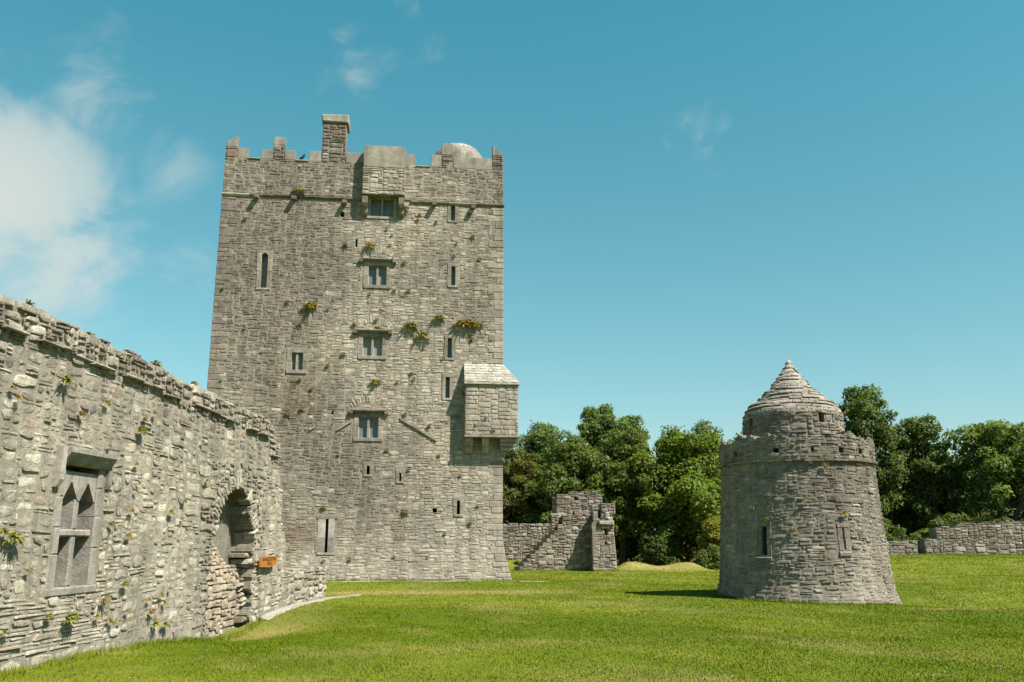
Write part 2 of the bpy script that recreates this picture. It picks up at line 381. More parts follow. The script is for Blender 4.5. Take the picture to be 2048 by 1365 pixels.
def emit(items, parent, mat, name='stone', keep=300, rest='stonework'):
    """items: (size, Geo). The largest become objects, the rest one joined part"""
    items.sort(key=lambda t: -t[0])
    for s, g in items[:keep]: mk(name, g, mat, parent)
    if len(items) > keep:
        G = Geo()
        for s, g in items[keep:]: G.merge(g)
        tag(mk(rest, G, mat, parent), kind='stuff')

SZ_RUBBLE = [(7, 2, 3), (6, 2, 4), (5, 2, 5), (4, 2, 5), (4, 1, 5), (5, 1, 4), (3, 2, 5), (3, 1, 5), (2, 1, 4), (6, 3, 2), (5, 3, 3), (4, 3, 3), (2, 2, 3), (7, 1, 3), (5, 4, 1), (6, 4, .8), (3, 3, 2), (9, 2, 1)]

def plane_map(P, e, nrm):
    def M(u, v, d): return (P[0] + e[0] * u + nrm[0] * d, P[1] + e[1] * u + nrm[1] * d, v)
    return M

# ------------------------------------------------------------------ the tower house
def flare(v): return max(0., (1.9 - v) / 1.9)
def MT(u, v, d):
    f = flare(v); uu = u + .40 * f ** 1.6 * max(0, u / TW) ** 5; dd = d + .16 * f ** 1.5
    if v > 15.95: dd += .05
    return (TL[0] + TE[0] * uu + TN[0] * dd, TL[1] + TE[1] * uu + TN[1] * dd, v)
tw_u, tw_v = Wave(21, .5, 1.9), Wave(22, .5, 1.7)
tw_w = Wave(23, 2.2, 5)
T_WARP = (lambda u, v: .03 * tw_u(u, v) + .02 * tw_w(u, v), lambda u, v: .05 * tw_v(u, v) + .014 * tw_w(v, u))
ts1, ts2, ts3 = Wave(31, .3, .9), Wave(32, .9, 2.4), Wave(33, 2, 5)
def blob(u, v, cu, cv, ru, rv): return math.exp(-((u - cu) / ru) ** 2 - ((v - cv) / rv) ** 2)
DARK = (.185, .160, .146); MID = (.285, .258, .225); PALE = (.48, .45, .395); WARM = (.47, .43, .35); BROWN = (.175, .135, .092)
def tower_col(u, v, rnd):
    pale = .40 + .40 * ts1(u, v) + .30 * ts2(u, v)
    pale += .62 * float(sm(u, 5.0, 8.0)) * float(1 - sm(v, 9, 13.5)) + .50 * float(1 - sm(v, 1.5, 6.0)) - .36 * float(1 - sm(u, 2, 6.5)) * float(sm(v, 6, 8.5))
    pale += .9 * blob(u, v, 6.6, 14.3, 1.3, .9) + .5 * blob(u, v, 6.5, 11, 1.6, 2.5) + .5 * blob(u, v, 4.7, 6.4, .35, 1.2)
    pale -= .35 * float(sm(v, 15.9, 16.2))
    pale += rnd.gauss(0, .24); pale = min(1, max(0, pale))
    c = mixc(DARK, MID, pale * 2) if pale < .5 else mixc(MID, mixc(PALE, WARM, .5 + .5 * ts2(v, u)), pale * 2 - 1)
    br = 1.1 * blob(u, v, 3.5, 7.4, 1.0, 1.5) + 1.1 * blob(u, v, 3.9, 1.85, .75, .6) + .5 * blob(u, v, 3.3, 9.9, .9, .7)
    c = mixc(c, BROWN, min(.85, br * rnd.uniform(.5, 1.1)))
    if rnd.random() < .012 + .1 * blob(u, v, 9.8, 17, 1.3, .6) + .2 * blob(u, v, 10.9, 3.6, .5, .8): c = mixc(c, (.58, .56, .49), .75)
    if rnd.random() < .05: c = mixc(c, (.30, .215, .17), .6)
    k = rnd.uniform(.88, 1.12); return scl(c, k)
def mort_col_t(u, v):
    t = .5 + .5 * float(ts1(u, v)); c = scl(mixc((.33, .305, .27), (.47, .44, .38), t), .80 + .30 * float(1 - sm(v, 3, 9)) * float(sm(u, 2, 7)))
    br = .8 * blob(u, v, 3.5, 7.4, 1.0, 1.5) + .8 * blob(u, v, 3.9, 1.85, .75, .6)
    return mixc(c, (.25, .215, .17), min(.6, br))

tower = thing('tower_house', (-6, 36, 0), 'tall square grey stone tower house with stepped battlements and a chimney', 'tower')
CU, CV = .085, .060
T_WIN = [  # u0,u1,v0,v1, hood, glass
    (6.17, 6.98, 12.06, 12.97, True, 0), (6.05, 6.90, 9.02, 9.88, True, 1), (6.00, 6.85, 5.64, 6.53, True, 2), (3.19, 3.71, 8.36, 9.14, False, 2)]
T_SLIT = [(1.76, 2.06, 11.80, 13.30, .17), (9.61, 9.82, 15.08, 15.84, .15), (9.66, 9.87, 12.17, 13.05, .15), (9.56, 9.77, 9.02, 9.90, .13), (9.50, 9.71, 7.33, 8.24, .13),
          (10.04, 10.20, 2.62, 3.20, .13), (6.40, 6.56, 4.18, 4.55, .12), (7.70, 7.82, 3.92, 4.28, .12), (4.88, 5.03, 1.14, 2.46, .33)]
T_HOLE = [(4.90, 5.10, 15.05, 15.28), (9.12, 9.26, 2.70, 2.86), (7.80, 7.90, 2.76, 2.85), (5.62, 5.72, 13.75, 14.1), (5.66, 5.72, 12.8, 13.5), (1.98, 2.06, 10.9, 10.98), (4.93, 5.03, 6.6, 6.72), (2.55, 2.62, 12.35, 12.42)]
MACH_W = (6.13, 7.22, 15.12, 15.98)
def tower_front():
    rnd = random.Random(77); nu, nv = int(round(TW / CU)), int(round(17.52 / CV))
    cu, cv = TW / nu, 17.52 / nv
    uc = (np.arange(nu) + .5) * cu; vc = (np.arange(nv) + .5) * cv; U, Vv = np.meshgrid(uc, vc)
    hole = np.zeros((nv, nu), bool); nost = np.zeros((nv, nu), bool)
    def mark(A, a, b, c, d): A |= (U > a) & (U < b) & (Vv > c) & (Vv < d)
    for (a, b, c, d, hd, gl) in T_WIN:
        mark(hole, a, b, c, d); mark(nost, a - .2, b + .2, c - .12, d + .2)
    for (a, b, c, d, s) in T_SLIT: mark(hole, a, b, c, d); mark(nost, a - s, b + s, c - .06, d + .12)
    for (a, b, c, d) in T_HOLE: mark(hole, a, b, c, d)
    a, b, c, d = MACH_W; mark(hole, a, b, c, d); mark(nost, a - .12, b + .12, c - .08, d + .1)
    mark(nost, -1, .34, -1, 15.9); mark(nost, TW - .36, TW + 1, -1, 15.9)      # quoins there
    mark(nost, 0, 20, 15.80, 15.96)                                              # string course
    solid = ~hole
    for (q0, q1, h) in ((.95, 1.5, 17.42), (2.95, 3.53, 17.5)): pass
    g = Geo(); mortar(g, MT, solid, hole, cu, cv, (.36, .34, .29), hole_depth=.8, air_depth=.3, colf=mort_col_t)
    mk('front_wall', g, M_MORT, tower)
    items = []
    for (a, b, c, d) in pack(solid & ~nost, cu, cv, SZ_RUBBLE, rnd):
        gg = Geo(); stone(gg, MT, a, b, c, d, rnd, tower_col((a + b) / 2, (c + d) / 2, rnd), joint=.007, proud=rnd.choice((rnd.uniform(.003, .009), rnd.uniform(.004, .014), rnd.uniform(.006, .022))), bulge=.005, cut=.30, tilt=.06, warp=T_WARP, jit=.26)
        if gg.v: items.append(((b - a) * (d - c), gg))
    emit(items, tower, M_TOWER)
    # body behind: sides, back, roof deck
    def corner(u, d): return (TL[0] + TE[0] * u + TN[0] * d, TL[1] + TE[1] * u + TN[1] * d)
    D = 9.4; g = Geo(); i = .02
    c4 = [corner(i, -.05), corner(TW - i, -.05), corner(TW - i, -D), corner(i, -D)]
    for k in (1, 2, 3):
        p, q = c4[k], c4[(k + 1) % 4]
        f = .3 if k == 1 else 0
        g.add([(p[0], p[1], -.3), (q[0], q[1], -.3), (q[0], q[1], 17.45), (p[0], p[1], 17.45)], [(0, 1, 2, 3)], (.27, .25, .22))
    g.add([(*p, 16.4) for p in c4], [(0, 1, 2, 3)], (.25, .24, .22))
    mk('side_wall', g, M_MORT, tower)
    # side faces: coarser stones, one joined part each
    for (u, e, nrm) in ((TW - i, (-TN[0], -TN[1]), TE), (i, (-TN[0], -TN[1]), (-TE[0], -TE[1]))):
        P = corner(u, 0); M = plane_map(P, e, nrm); G = Geo()
        ok = np.ones((170, 72), bool)
        for (a, b, c, d) in pack(ok, .13, .103, SZ_RUBBLE, rnd):
            stone(G, M, a, b, c, d, rnd, tower_col(a, c, rnd), proud=rnd.uniform(.008, .03), d0=-.01)
        tag(mk('side_stonework', G, M_TOWER, tower), kind='stuff')
tower_front()

def tower_dressings():
    rnd = random.Random(5)
    def dc(k=1): return scl(mixc((.25, .232, .205), (.345, .322, .28), rnd.random()), k * rnd.uniform(.88, 1.1))
    # quoins on both front corners
    for side in (0, 1):
        v = 0.0; n = 0
        while v < 15.78:
            h = rnd.uniform(.16, .36); h = min(h, 15.80 - v); L_ = (.58 if n % 2 else .34) + rnd.uniform(-.06, .12); g = Geo()
            c = tower_col(1 if side == 0 else 11, v, rnd); c = mixc(c, (.29, .27, .24), .3)
            if side == 0: box(g, MT, -.012, L_, v + .008, v + h - .008, -.3, rnd.uniform(.012, .028), c, .016, rnd, .010)
            else: box(g, MT, TW - L_, TW + .012, v + .008, v + h - .008, -.3, rnd.uniform(.012, .028), c, .016, rnd, .010)
            mk('quoin', g, M_TOWER, tower); v += h; n += 1
    # string course, broken behind the box
    u = -.03
    while u < TW:
        L_ = rnd.uniform(.7, 1.25); b = min(u + L_, TW + .05)
        if not (5.9 < (u + b) / 2 < 7.5):
            g = Geo(); z = 15.83 + rnd.uniform(-.012, .012)
            side_prism(g, MT, [(-.1, z - .02), (.04, z - .02), (.09, z + .05), (.09, z + .09), (-.1, z + .16)], u + .004, b - .004, scl(tower_col(u, 16.2, rnd), rnd.uniform(.8, 1.0)))
            mk('string_course', g, M_TOWER, tower)
        u = b
    for u, z in ((1.43, 15.86), (2.98, 15.86), (5.10, 15.78), (8.90, 15.86), (10.58, 15.80)):
        g = Geo(); side_prism(g, MT, [(-.1, z - .12), (.30, z - .17), (.32, z - .05), (-.1, z + .03)], u - .09, u + .09, dc(.8)); mk('water_spout', g, M_TOWER, tower)
    # battlements: (u0,u1,v0,v1, slab?, slope)
    for (a, b, z0, z1, kind, sl_) in ((.0, .5, 17.52, 18.02, 0, None), (.0, .47, 18.03, 18.5, 1, (18.22, 18.55)), (.52, .93, 17.53, 17.97, 1, None),
            (1.50, 1.97, 17.53, 17.97, 1, None), (1.98, 2.45, 17.52, 18.22, 0, None), (1.97, 2.46, 18.23, 18.58, 1, None), (2.47, 2.93, 17.53, 17.98, 1, None),
            (3.52, 4.0, 17.53, 18.0, 1, None), (5.07, 5.80, 17.53, 18.02, 1, None), (7.62, 8.07, 17.53, 18.07, 1, None),
            (8.72, 9.18, 17.53, 18.1, 1, None), (9.2, 9.68, 17.52, 18.12, 0, None), (9.19, 9.68, 18.13, 18.66, 1, None), (9.7, 11.40, 17.53, 18.06, 1, None),
            (11.42, 11.88, 17.52, 18.22, 0, None), (11.42, 11.88, 18.23, 18.6, 1, (18.70, 18.26))):
        g = Geo()
        if kind:
            box(g, MT, a, b, z0, z1, -.34, .0 + rnd.uniform(-.012, .012), scl((.30, .29, .255), rnd.uniform(.92, 1.08)), .012, rnd, .008, sl_); mk('merlon', g, M_SLAB, tower)
        else:
            box(g, MT, a, b, z0, z1, -.36, -.012, (.27, .255, .225), .005); o = mk('merlon', g, M_MORT, tower)
            nu, nv = max(2, int((b - a) / .1)), max(2, int((z1 - z0) / .09)); G = Geo()
            for (p, q, r_, s_) in pack(np.ones((nv, nu), bool), (b - a) / nu, (z1 - z0) / nv, SZ_RUBBLE, rnd, a, z0):
                stone(G, MT, p, q, r_, s_, rnd, tower_col(p, r_, rnd), proud=rnd.uniform(.01, .03), d0=-.05)
            tag(mk('stonework', G, M_TOWER, o), kind='stuff')
    # crenel sills
    for (a, b) in ((.95, 1.48), (2.95, 3.51), (8.08, 8.71)):
        g = Geo(); side_prism(g, MT, [(-.4, 17.50), (.05, 17.515), (.05, 17.55), (-.4, 17.66)], a, b, scl((.42, .41, .36), rnd.uniform(.9, 1.1))); mk('crenel_sill', g, M_SLAB, tower)
    # side and rear parapets
    for (ua, ub, da, db) in ((0, .4, -.5, -9.3), (TW - .4, TW, -.5, -9.3), (.4, TW - .4, -9.0, -9.35)):
        n = 6
        for k in range(n):
            t0, t1 = k / n, (k + .62) / n
            if ub - ua < 1: a = (ua, ub, da + (db - da) * t1, da + (db - da) * t0)
            else: a = (ua + (ub - ua) * t0, ua + (ub - ua) * t1, db, da)
            g = Geo(); box(g, MT, a[0], a[1], 17.44, 17.95, a[2], a[3], (.29, .28, .25), .01); mk('merlon', g, M_SLAB, tower)
    # chimney
    g = Geo(); a, b = 4.02, 5.03; box(g, MT, a, b, 17.4, 19.36, -.85, -.012, (.30, .285, .25), .005); ch = mk('chimney', g, M_MORT, tower); G = Geo()
    for (p, q, r_, s_) in pack(np.ones((24, 10), bool), (b - a) / 10, 1.86 / 24, SZ_RUBBLE, rnd, a, 17.5):
        stone(G, MT, p, q, r_, s_, rnd, mixc(tower_col(2, 12, rnd), (.22, .19, .17), .25), proud=rnd.uniform(.008, .03))
    tag(mk('stonework', G, M_TOWER, ch), kind='stuff')
    g = Geo(); box(g, MT, a - .07, b + .07, 19.36, 19.74, -.95, .09, (.36, .345, .29), .05, rnd, .02); mk('chimney_cap', g, M_ROOFST, ch)
    # stair turret dome behind the parapet
    def MD(cx, cy):
        g = Geo(); n = 28; prof = [(1.22, 16.4), (1.23, 18.45), (1.18, 18.75), (1.07, 19.0), (.88, 19.22), (.62, 19.38), (.32, 19.47), (.02, 19.5)]
        for (r0, z) in prof:
            for k in range(n):
                an = k / n * 6.2832; r1 = r0 + rnd.uniform(-.02, .02); g.v.append((cx + r1 * math.cos(an), cy + r1 * math.sin(an), z + rnd.uniform(-.012, .012))); g.c.append((.30, .285, .25))
        for j in range(len(prof) - 1):
            for k in range(n): g.f.append((j * n + k, j * n + (k + 1) % n, (j + 1) * n + (k + 1) % n, (j + 1) * n + k))
        return g
    p = MT(9.85, 0, -2.1); mk('stair_turret', MD(p[0], p[1]), M_ROOFST, tower, smooth=True)
    # windows
    for i, (a, b, c, d, hood, gl) in enumerate(T_WIN):
        jw = .16 if hood else .15; k = dc(); g = Geo()
        hcut = c + (d - c) * rnd.uniform(.4, .6)
        for (p, q, r_, s_) in ((a - jw - .03, a + .03, c, hcut), (a - jw, a + .03, hcut, d), (b - .03, b + jw, c, hcut), (b - .03, b + jw + .03, hcut, d)):
            box(g, MT, p, q, r_ + .004, s_ - .004, -.32, rnd.uniform(.012, .024), dc(), .012)
        box(g, MT, a - jw - .02, b + jw + .02, d - .03, d + .17, -.32, .022, dc(.95), .012)
        w = mk('window', g, M_TOWER, tower)
        g = Geo(); box(g, MT, a - jw, b + jw, c - .12, c + .03, -.34, .05, dc(1.05), .015); mk('sill', g, M_DRESS, w)
        m = (a + b) / 2; mw = .045
        g = Geo(); side = [(-.20, c), (-.20, d), (-.03, d), (-.03, c)]
        prism(g, lambda u, v, dd: MT(u, v, dd), [(m - mw, c + .02), (m + mw, c + .02), (m + mw, d - .02), (m - mw, d - .02)], -.22, -.03, dc(1.15)); mk('mullion', g, M_DRESS, w)
        for (p, q) in ((a + .03, m - mw), (m + mw, b - .03)):
            g = Geo(); prism(g, MT, [(p, c + .03), (q, c + .03), (q, d - .03), (p, d - .03)], -.215, -.19, (.2, .2, .2)); pn = mk('pane', g, (M_PANE if gl == 1 else M_GLASS), w)
            g = Geo(); t = .022
            for (x0, x1, y0, y1) in ((p, p + t, c + .03, d - .03), (q - t, q, c + .03, d - .03), (p + t, q - t, c + .03, c + .03 + t), (p + t, q - t, d - .03 - t, d - .03)): box(g, MT, x0, x1, y0, y1, -.19, -.165, (.5, .5, .5), .004)
            mk('casement', g, M_LEAD, w)
        if hood:
            g = Geo(); z = d + .17
            side_prism(g, MT, [(0, z - .01), (.10, z - .01), (.17, z + .06), (.16, z + .10), (0, z + .14)], a - jw - .12, b + jw + .12, dc(.75))
            for q in (a - jw - .20, b + jw + .05): side_prism(g, MT, [(0, z - .13), (.10, z - .13), (.15, z - .05), (.15, z + .05), (0, z + .08)], q, q + .15, dc(.7))
            mk('hood_mould', g, M_TOWER, w)
    for i, (a, b, c, d, s) in enumerate(T_SLIT):
        g = Geo(); big = s > .3
        hc = [c, c + (d - c) * rnd.uniform(.42, .58), d]
        for q in (0, 1):
            col = (.46, .45, .43) if big and q else dc(1.0)
            s1 = s * rnd.uniform(.8, 1.1); s2 = (s * .62 if big else s) * rnd.uniform(.8, 1.1)
            box(g, MT, a - s1, a + .02, hc[q] + .003, hc[q + 1] - .003, -.35, rnd.uniform(.022, .034), col, .012)
            box(g, MT, b - .02, b + s2, hc[q] + .003, hc[q + 1] - .003, -.35, rnd.uniform(.022, .034), scl(col, .95), .012)
        if i == 0:      # ogee head
            m = (a + b) / 2
            for sgn in (-1, 1):
                e = a - s if sgn < 0 else b + s; o = a if sgn < 0 else b
                pts = [(e, d - .12), (o, d - .12), (o + (m - o) * .35, d - .02), (m, d + .05), (m, d + .16), (e, d + .16)]
                if sgn > 0: pts = pts[::-1]
                prism(g, MT, pts, -.35, .026, dc())
        else: box(g, MT, a - s, b + s, d - .02, d + .12, -.35, .03, dc(.97), .012)
        w = mk('slit_window', g, M_DRESS if big else M_TOWER, tower)
        g = Geo(); box(g, MT, a - s * .8, b + s * .8, c - .07, c + .015, -.36, .036, dc(1.15), .01); mk('sill', g, M_DRESS, w)
        if i not in (5, 6, 7, 8):
            g = Geo(); prism(g, MT, [(a + .01, c + .01), (b - .01, c + .01), (b - .01, d), (a + .01, d)], -.27, -.25, (.2, .2, .2)); mk('pane', g, M_GLASS, w)
    # relieving arches over the hooded windows
    for (uc, vc, rad) in ((6.45, 6.05, 1.06), (6.5, 9.5, .95), (6.58, 12.55, .95)):
        for k in range(13):
            an = R(52 + k * 76 / 12); g = Geo()
            def MA(u, v, d, an=an, uc=uc, vc=vc, rad=rad):
                rr = rad + v; ca, sa = math.cos(an), math.sin(an); return MT(uc + rr * ca + u * sa, vc + rr * sa - u * ca, d)
            stone(g, MA, -.055, .055, 0, rnd.uniform(.24, .34), rnd, tower_col(uc, vc, rnd), joint=.005, proud=rnd.uniform(.012, .026), d0=-.03, bulge=.006); mk('voussoir', g, M_TOWER, tower)
    # slanted drip ledges left from a vanished roof
    for (u0, z0, u1, z1) in ((5.18, 5.96, 5.78, 6.34), (9.2, 5.58, 7.68, 6.47), (4.1, 5.95, 4.34, 6.1)):
        n = max(1, int(abs(u1 - u0) / .42))
        for k in range(n):
            a = (u0 + (u1 - u0) * k / n, z0 + (z1 - z0) * k / n); b = (u0 + (u1 - u0) * (k + .97) / n, z0 + (z1 - z0) * (k + .97) / n)
            if a[0] > b[0]: a, b = b, a
            g = Geo(); prism(g, MT, [(a[0], a[1] - .03), (b[0], b[1] - .03), (b[0], b[1] + .05), (a[0], a[1] + .05)], -.03, .065, scl((.34, .30, .225), rnd.uniform(.85, 1.1))); mk('drip_ledge', g, M_TOWER, tower)
tower_dressings()

def machicolation():
    rnd = random.Random(9)
    def MM(u, v, d): return (TL[0] + TE[0] * u + TN[0] * d, TL[1] + TE[1] * u + TN[1] * d, v)
    a, b = 5.83, 7.63; D = .48
    g = Geo(); c = (.34, .32, .28)
    box(g, MM, a, b, 15.98, 17.20, D - .3, D - .015, c, .005)
    box(g, MM, a, a + .24, 15.90, 17.20, .0, D - .32, c, .004); box(g, MM, b - .24, b, 15.90, 17.20, .0, D - .32, c, .004)
    o = mk('machicolation', g, M_MORT, tower); G = Geo()
    M2 = lambda u, v, d: MM(u, v, D + d - .015)
    for (p, q, r_, s_) in pack(np.ones((15, 19), bool), (b - a) / 19, 1.22 / 15, SZ_RUBBLE, rnd, a, 15.98):
        stone(G, M2, p, q, r_, s_, rnd, tower_col(6.5, 13.5, rnd), proud=rnd.uniform(.01, .03))
    tag(mk('stonework', G, M_TOWER, o), kind='stuff')
    M3 = lambda u, v, d: (lambda p, q: q)(0, MM(b + d, v, D - .02 - (u)))
    G = Geo()
    for (p, q, r_, s_) in pack(np.ones((15, 6), bool), .075, 1.22 / 15, SZ_RUBBLE, rnd, 0, 15.98):
        stone(G, lambda u, v, d: MM(a - d, v, u), p, q, r_, s_, rnd, tower_col(6.5, 13.5, rnd), proud=rnd.uniform(.01, .03))
        stone(G, lambda u, v, d: MM(b + d, v, D - .02 - u), p, q, r_, s_, rnd, tower_col(6.5, 13.5, rnd), proud=rnd.uniform(.01, .03))
    tag(mk('side_stonework', G, M_TOWER, o), kind='stuff')
    # parapet slab on top, three panels on small feet
    w = (b - a - .02) / 3
    g = Geo(); box(g, MM, a + .01, b - .01, 17.225, 18.2, .0, D - .01, (.32, .305, .26), .014, rnd, .006); mk('parapet_slab', g, M_SLAB, o)
    for u in (a + .16, (a + b) / 2 - .05, b - .3):
        g = Geo(); box(g, MM, u, u + .1, 17.16, 17.224, D - .2, D + .012, (.2, .19, .17), .006); mk('slab_foot', g, M_SLAB, o)
    for (p, q) in ((a + .01, a + .25), (b - .25, b - .01)):
        g = Geo(); side_prism(g, MM, [(-.05, 15.15), (.08, 15.15), (.17, 15.25), (.20, 15.45), (.32, 15.5), (.38, 15.62), (.43, 15.9), (-.05, 15.9)], p, q, (.30, .275, .22)); mk('corbel', g, M_TOWER, o)
    # window in the shade below it
    p, q, c0, c1 = MACH_W; g = Geo()
    for (x0, x1, y0, y1) in ((p - .12, p + .07, c0, c1), (q - .07, q + .12, c0, c1)): box(g, MT, x0, x1, y0, y1, -.3, .03, (.34, .33, .29), .01)
    box(g, MT, p - .12, q + .12, c1 - .05, c1 + .1, -.3, .03, (.32, .31, .28), .01)
    wn = mk('window', g, M_DRESS, tower)
    g = Geo(); box(g, MT, p - .1, q + .1, c0 - .08, c0 + .03, -.3, .05, (.36, .35, .31), .01); mk('sill', g, M_DRESS, wn)
    m = (p + q) / 2; g = Geo(); prism(g, MT, [(m - .045, c0 + .02), (m + .045, c0 + .02), (m + .045, c1 - .05), (m - .045, c1 - .05)], -.24, -.03, (.38, .37, .34)); mk('mullion', g, M_DRESS, wn)
    for (x0, x1) in ((p + .07, m - .045), (m + .045, q - .07)):
        g = Geo(); prism(g, MT, [(x0, c0 + .03), (x1, c0 + .03), (x1, c1 - .05), (x0, c1 - .05)], -.215, -.19, (.2, .2, .2)); mk('pane', g, M_GLASS, wn)
machicolation()

def oriel():
    rnd = random.Random(10)
    def MM(u, v, d): return (TL[0] + TE[0] * u + TN[0] * d, TL[1] + TE[1] * u + TN[1] * d, v)
    a, b, D, z0, z1 = 10.32, 12.48, .56, 5.78, 7.86
    g = Geo(); c = (.36, .345, .30)
    box(g, MM, a, b, z0, z1, -1.0, D - .015, c, .004); o = mk('corner_box', g, M_MORT, tower)
    M2 = lambda u, v, d: MM(u, v, D + d - .015); G = []
    nost = np.ones((26, 21), bool)
    for (p, q, r_, s_) in pack(nost, (b - a) / 21, (z1 - z0) / 26, [(5, 3, 4), (4, 3, 4), (4, 2, 3), (3, 2, 3), (6, 3, 2), (3, 3, 2), (5, 2, 3)], rnd, a, z0):
        gg = Geo(); cc = mixc(tower_col(9, 8, rnd), (.34, .325, .28), .45); stone(gg, M2, p, q, r_, s_, rnd, cc, joint=.007, proud=rnd.uniform(.012, .026), bulge=.006, cut=.14, tilt=.02); G.append((1, gg))
    emit(G, o, M_TOWER, 'block', 300)
    G = Geo()
    for (p, q, r_, s_) in pack(np.ones((26, 16), bool), .105, (z1 - z0) / 26, [(5, 3, 4), (4, 3, 4), (4, 2, 3), (3, 2, 3)], rnd, 0, z0):
        stone(G, lambda u, v, d: MM(b + d, v, D - u), p, q, r_, s_, rnd, tower_col(10, 8, rnd), proud=rnd.uniform(.01, .02))
        if q < .54: stone(G, lambda u, v, d: MM(a - d, v, u), p, q, r_, s_, rnd, tower_col(10, 8, rnd), proud=rnd.uniform(.01, .02))
    tag(mk('side_stonework', G, M_TOWER, o), kind='stuff')
    # base slab
    g = Geo(); box(g, MM, a - .03, b + .03, z0 - .09, z0 - .003, -1.0, D + .03, (.34, .32, .27), .012); mk('base_slab', g, M_DRESS, o)
    # stone lean-to roof with a hip round the corner
    A, B, C_ = (a - .05, D + .09), (b + .06, D + .09), (b + .06, -1.1); ze, zt = z1 - .0, 8.80
    g = Geo(); vs = [MM(A[0], ze, A[1]), MM(B[0], ze, B[1]), MM(C_[0], ze, C_[1]), MM(a - .05, zt, .03), MM(11.93, zt, .03), MM(11.93, zt, -1.1), MM(a - .05, ze, .0)]
    vs += [MM(A[0], ze + .08, A[1]), MM(B[0], ze + .08, B[1]), MM(C_[0], ze + .08, C_[1])]
    g.add(vs, [(7, 8, 4, 3), (8, 9, 5, 4), (0, 1, 8, 7), (1, 2, 9, 8), (0, 7, 3, 6), (0, 6, 2, 1)], (.46, .455, .40)); ro = mk('roof', g, M_ROOFST, o)
    def MR(u, v, d):      # u 0..1 along, v 0..1 up the slope
        e0, e1 = A[0] + (B[0] - A[0]) * u, A[0] + (11.93 - A[0]) * u
        return MM(e0 + (e1 - e0) * v, ze + .08 + (zt - ze - .08) * v + d * .7, A[1] + (.03 - A[1]) * v + d * .7)
    rows = 7
    for j in range(rows):
        u = 0
        while u < 1:
            w = rnd.uniform(.12, .28); e = min(1, u + w); e = 1 if 1 - e < .08 else e; gg = Geo()
            def MR2(x, y, d): return MR(x / 2.2, y / 1.2, d)
            stone(gg, MR2, u * 2.2, e * 2.2, j / rows * 1.2, (j + 1.0) / rows * 1.2, rnd, scl((.47, .465, .42), rnd.uniform(.75, 1.12)), joint=.006, proud=rnd.uniform(.012, .028), bulge=.006, d0=-.02)
            mk('roof_slab', gg, M_ROOFST, ro); u = e
    for (p, q) in ((a + .03, a + .33), (11.02, 11.30)):
        g = Geo(); side_prism(g, MM, [(0, 5.06), (.18, 5.08), (.25, 5.2), (.27, 5.35), (.38, 5.36), (.44, 5.45), (.47, 5.66), (.47, z0 - .1), (0, z0 - .1)], p, q, scl((.36, .335, .26), rnd.uniform(.9, 1.1))); mk('corbel', g, M_TOWER, o)
    # diagonal corner bracket
    g = Geo(); n = 4
    for k in range(n):
        t = (k + 1) / n; zz = 5.02 + .17 * k
        box(g, MM, 11.82 - .02 * k, 11.9 + .56 * t, zz, zz + .165, -.7, .04 + .38 * t, scl((.37, .36, .32), rnd.uniform(.85, 1.1)), .03, rnd, .01)
    mk('corner_corbel', g, M_TOWER, o)
oriel()

# ------------------------------------------------------------------ ruined hall wall
def MH(u, v, d): return (HW_P[0] + HW_E[0] * u + HW_N[0] * d, HW_P[1] + HW_E[1] * u + HW_N[1] * d, v)
hw1, hw2, hw3 = Wave(41, .6, 1.6), Wave(42, 1.5, 4), Wave(43, 4, 9)
def hall_top(s): return 4.57 - .024 * s + .018 * math.sin(s * 2.3) + .012 * math.sin(s * 7.1) - (.45 * float(sm(s, 9.6, 10.4)))
def hall_end(v): return 11.95 - .42 * v + .10 * math.sin(v * 5) if v > .05 else 12.0
def arch_top(s):
    x = abs(s - 7.92) / 1.22
    return -1 if x >= 1 else 1.25 + 1.47 * (1 - x ** 2.1) ** .62
def hall_col(u, v, rnd):
    t = .60 + .22 * hw1(u, v) + rnd.gauss(0, .2) + .15 * float(1 - sm(v, .3, 2)) - .2 * float(sm(v, 2.6, 3.8)); t = min(1, max(0, t))
    c = mixc((.22, .20, .178), (.34, .318, .275), min(1, t * 1.6)) if t < .62 else mixc((.34, .318, .275), (.46, .435, .365), (t - .62) / .38)
    st = float(sm(v, 3.2, 3.6)) * max(0, min(1, .5 + .9 * hw3(u * 1.6, v * .15))) * .75
    c = mixc(c, (.145, .122, .118), st)
    if rnd.random() < .09: c = mixc(c, (.31, .235, .19), .55)
    if rnd.random() < .06: c = mixc(c, (.54, .53, .47), .7)
    return scl(c, rnd.uniform(.9, 1.1))
hall = thing('hall_wall', (-6.0, 16, 0), 'long ruined rubble wall with two-light stone window and recessed broken archway', 'wall')
HU0 = -2.6
H_WARP = (lambda u, v: .035 * hw1(u, v) + .015 * hw2(v, u), lambda u, v: .05 * hw1(v, u) + .015 * hw2(u, v))
SZ_HALL = [(12, 5, .7), (10, 5, .7), (9, 4, 2), (8, 4, 2), (7, 4, 3), (6, 4, 3), (6, 3, 4), (5, 3, 5), (5, 2, 4), (4, 3, 4), (4, 2, 4), (3, 2, 5), (3, 1, 4), (6, 1, 4), (5, 1, 4), (8, 2, 2), (2, 1, 4), (2, 2, 3), (9, 1, 2), (4, 4, 2), (5, 5, 1)]
